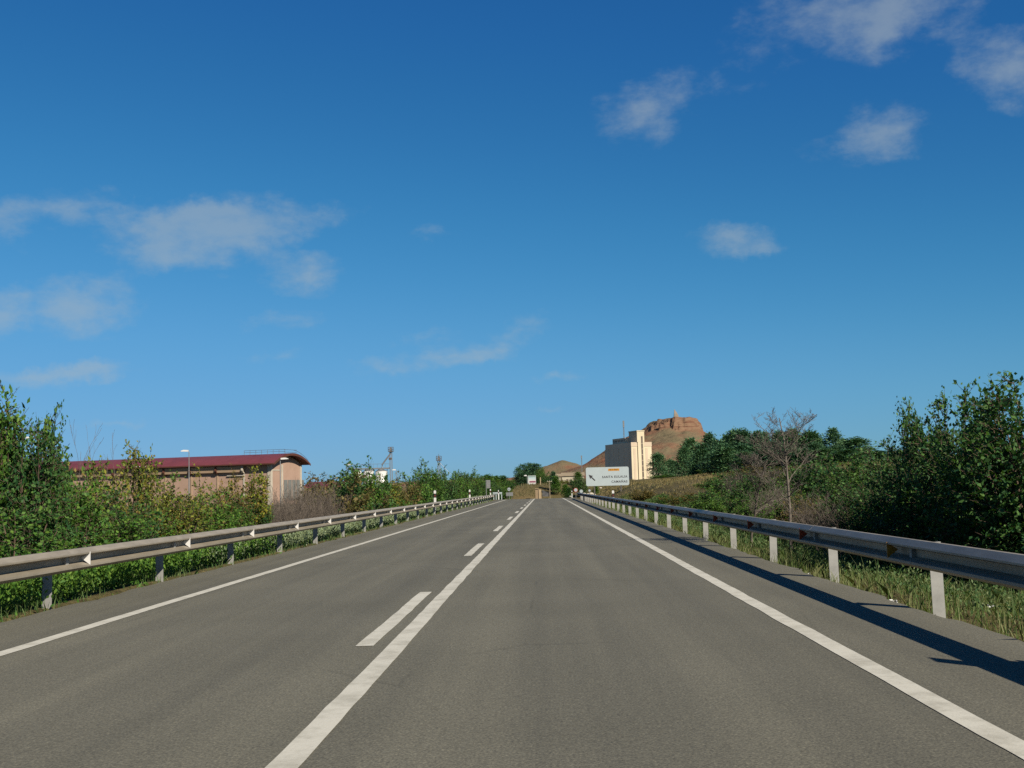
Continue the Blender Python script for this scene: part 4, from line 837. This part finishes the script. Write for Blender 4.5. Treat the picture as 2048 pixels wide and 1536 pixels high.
blades('tall_verge_grass', 2600, (4.2, 6.9), (6.5, 60), (.22, .62), .003, m_grassg, 1.7, 'tall green grass stalks behind the right guardrail', 2, 1.0, .03, .6)
blades('left_verge_grass', 60000, (-8.4, -5.88), (10, 130), (.05, .26), .0045, m_grassg, 1.7, 'short green grass under the left guardrail', 3, 1.0, .03, .8)
blades('dry_bank_grass', 80000, (4.8, 30), (28, 165), (.05, .26), .010, m_grassd, 1.0, 'dry yellow grass over the right bank', 4, .6, .012, .25)
blades('end_bank_grass', 16000, (-16, 16), (192, 216), (.12, .5), .03, m_grassd, 1.0, 'dry grass on the bank closing the road', 5, .6, .0, .25)
def weeds(name, n, xr, yr, m, lab, seed, lf=.05, hmax=.55, clumps=700):
    r = np.random.default_rng(seed); cy_ = yr[0]+(yr[1]-yr[0])*r.random(clumps)**1.3; cx_ = xr[0]+(xr[1]-xr[0])*r.random(clumps); i = r.integers(0, clumps, n); rad = .10+.16*r.random(clumps); hm = hmax*(.5+.5*r.random(clumps))
    t = r.random(n)**.8; x = cx_[i]+r.normal(0, 1, n)*rad[i]*(1-.4*t); y = cy_[i]+r.normal(0, 1, n)*rad[i]*1.3*(1-.4*t); z = ground_z(x, y)+t*hm[i]; P = np.stack([x, y, z], -1)
    A_ = unit(r.normal(0, .6, (n, 3))+np.array([0, 0, .8])); L_ = lf*r.uniform(.6, 1.4, n)*(1+.012*(y-yr[0])); lv, lf_ = leaf_quads(P, A_, unit(r.normal(0, 1, (n, 3))), L_, L_*.22)
    return tag(link(name, mesh_np(name, lv, lf_), m), lab, 'weeds', kind='stuff')
weeds('roadside_weeds', 190000, (-8.2, -6.45), (21, 128), m_sage, 'pale grey green weeds under the left guardrail', 7, .055, .58, 1500)
weeds('near_weeds', 42000, (-7.6, -6.22), (10.5, 27), m_leaf, 'small green weeds at the foot of the near left guardrail', 8, .055, .55, 230)
weeds('right_weeds', 40000, (4.25, 7.0), (7, 70), m_grassg, 'green weeds mixed into the right verge', 9, .04, .26, 700)
weeds('shade_weeds', 14000, (-8.8, -7.6), (48, 130), m_leafd, 'dark weeds behind the far left guardrail posts', 10, .08, .5, 300)

# ------------------------------------------------------------------ small things on the ground
m_rock = worn('pale_limestone', (.62, .57, .46), (.48, .43, .34), 2, .9, bump=.4); m_litter = worn('white_litter', (.78, .78, .76), (.66, .66, .64), 12, .7)
def rock_mesh(seed):
    import bmesh
    b = bmesh.new(); bmesh.ops.create_icosphere(b, subdivisions=2, radius=1); r = np.random.default_rng(seed)
    for v_ in b.verts: v_.co *= 1+.35*(fbm(np.array([v_.co.x*1.3+seed]), np.array([v_.co.y*1.3+v_.co.z*.9]), 3)[0]); v_.co.z *= .7
    me = bpy.data.meshes.new('rock'); b.to_mesh(me); b.free(); return me
RK = [rock_mesh(i) for i in range(3)]
for i, (px, py, Y, s, lab) in enumerate(((1168.5, 988, 140, .22, 'pale boulder left of the cluster under the direction sign'), (1182, 988, 138, .30, 'largest pale boulder of the cluster under the direction sign'), (1187.5, 989.5, 136, .24, 'rightmost pale boulder under the direction sign'), (1176, 988, 143, .16, 'smallest pale boulder between two bigger ones under the sign'), (1140.5, 993, 152, .16, 'pale stone by the small delineator at the junction'), (1201, 976, 120, .14, 'single pale stone right under the direction sign panel'))):
    c_ = at(px, py, Y); o = link('boulder', RK[i % 3], m_rock, loc=(c_.x, Y, max(c_.z, gz(c_.x, Y)))); o.scale = (s*1.2, s, s); o.rotation_euler.z = i*1.3; tag(o, lab, 'rock', 'pale boulders at the junction')
rp = random.Random(4)
def pebbles(n):
    V_, F_ = [], []; base = RK[0]; co = np.array([v_.co[:] for v_ in base.vertices]); fa = np.array([p.vertices[:] for p in base.polygons]); r = np.random.default_rng(12); o = 0
    for i in range(n):
        y = 6+60*r.random()**2; x = 3.68+.28*r.random(); s = .008+.016*r.random()**2; 
        V_.append(co*s*np.array([1.3, 1, .8])+np.array([x, y, gz(x, y)+.005])); F_.append(fa+o); o += len(co)
    return mesh_np('gravel', np.concatenate(V_), np.concatenate(F_))
tag(link('gravel', pebbles(420), m_rock), 'pale gravel along the right asphalt edge', 'gravel', kind='stuff')
for px, py, lab in ((1650, 1170, 'white scrap of paper at the foot of a right guardrail post'), (1787, 1211, 'white crumpled wrapper at the asphalt edge between two right posts'), (1980, 1200, 'white scrap lying in the grass right of the nearest post'), (1615, 1150, 'flat pale litter scrap at the edge of the right shoulder')):
    d = ray(px, py); tt = (CAM[2]+.12)/-d[2]; p = CAM+d*tt; p[0] = max(p[0], 3.72)
    mb = MB(); n = 5; r = np.random.default_rng(int(px)); vs_ = [(.035*(i-2)+r.normal(0, .008), .03*(j-2)+r.normal(0, .008), .02+abs(r.normal(0, .018))) for j in range(n) for i in range(n)]
    mb.add(vs_, [(j*n+i, j*n+i+1, (j+1)*n+i+1, (j+1)*n+i) for j in range(n-1) for i in range(n-1)])
    o = mb.build('litter', m_litter, loc=(p[0], p[1], gz(p[0], p[1]))); o.scale = (.6, .6, .7); tag(o, lab, 'litter', 'litter on the right verge')
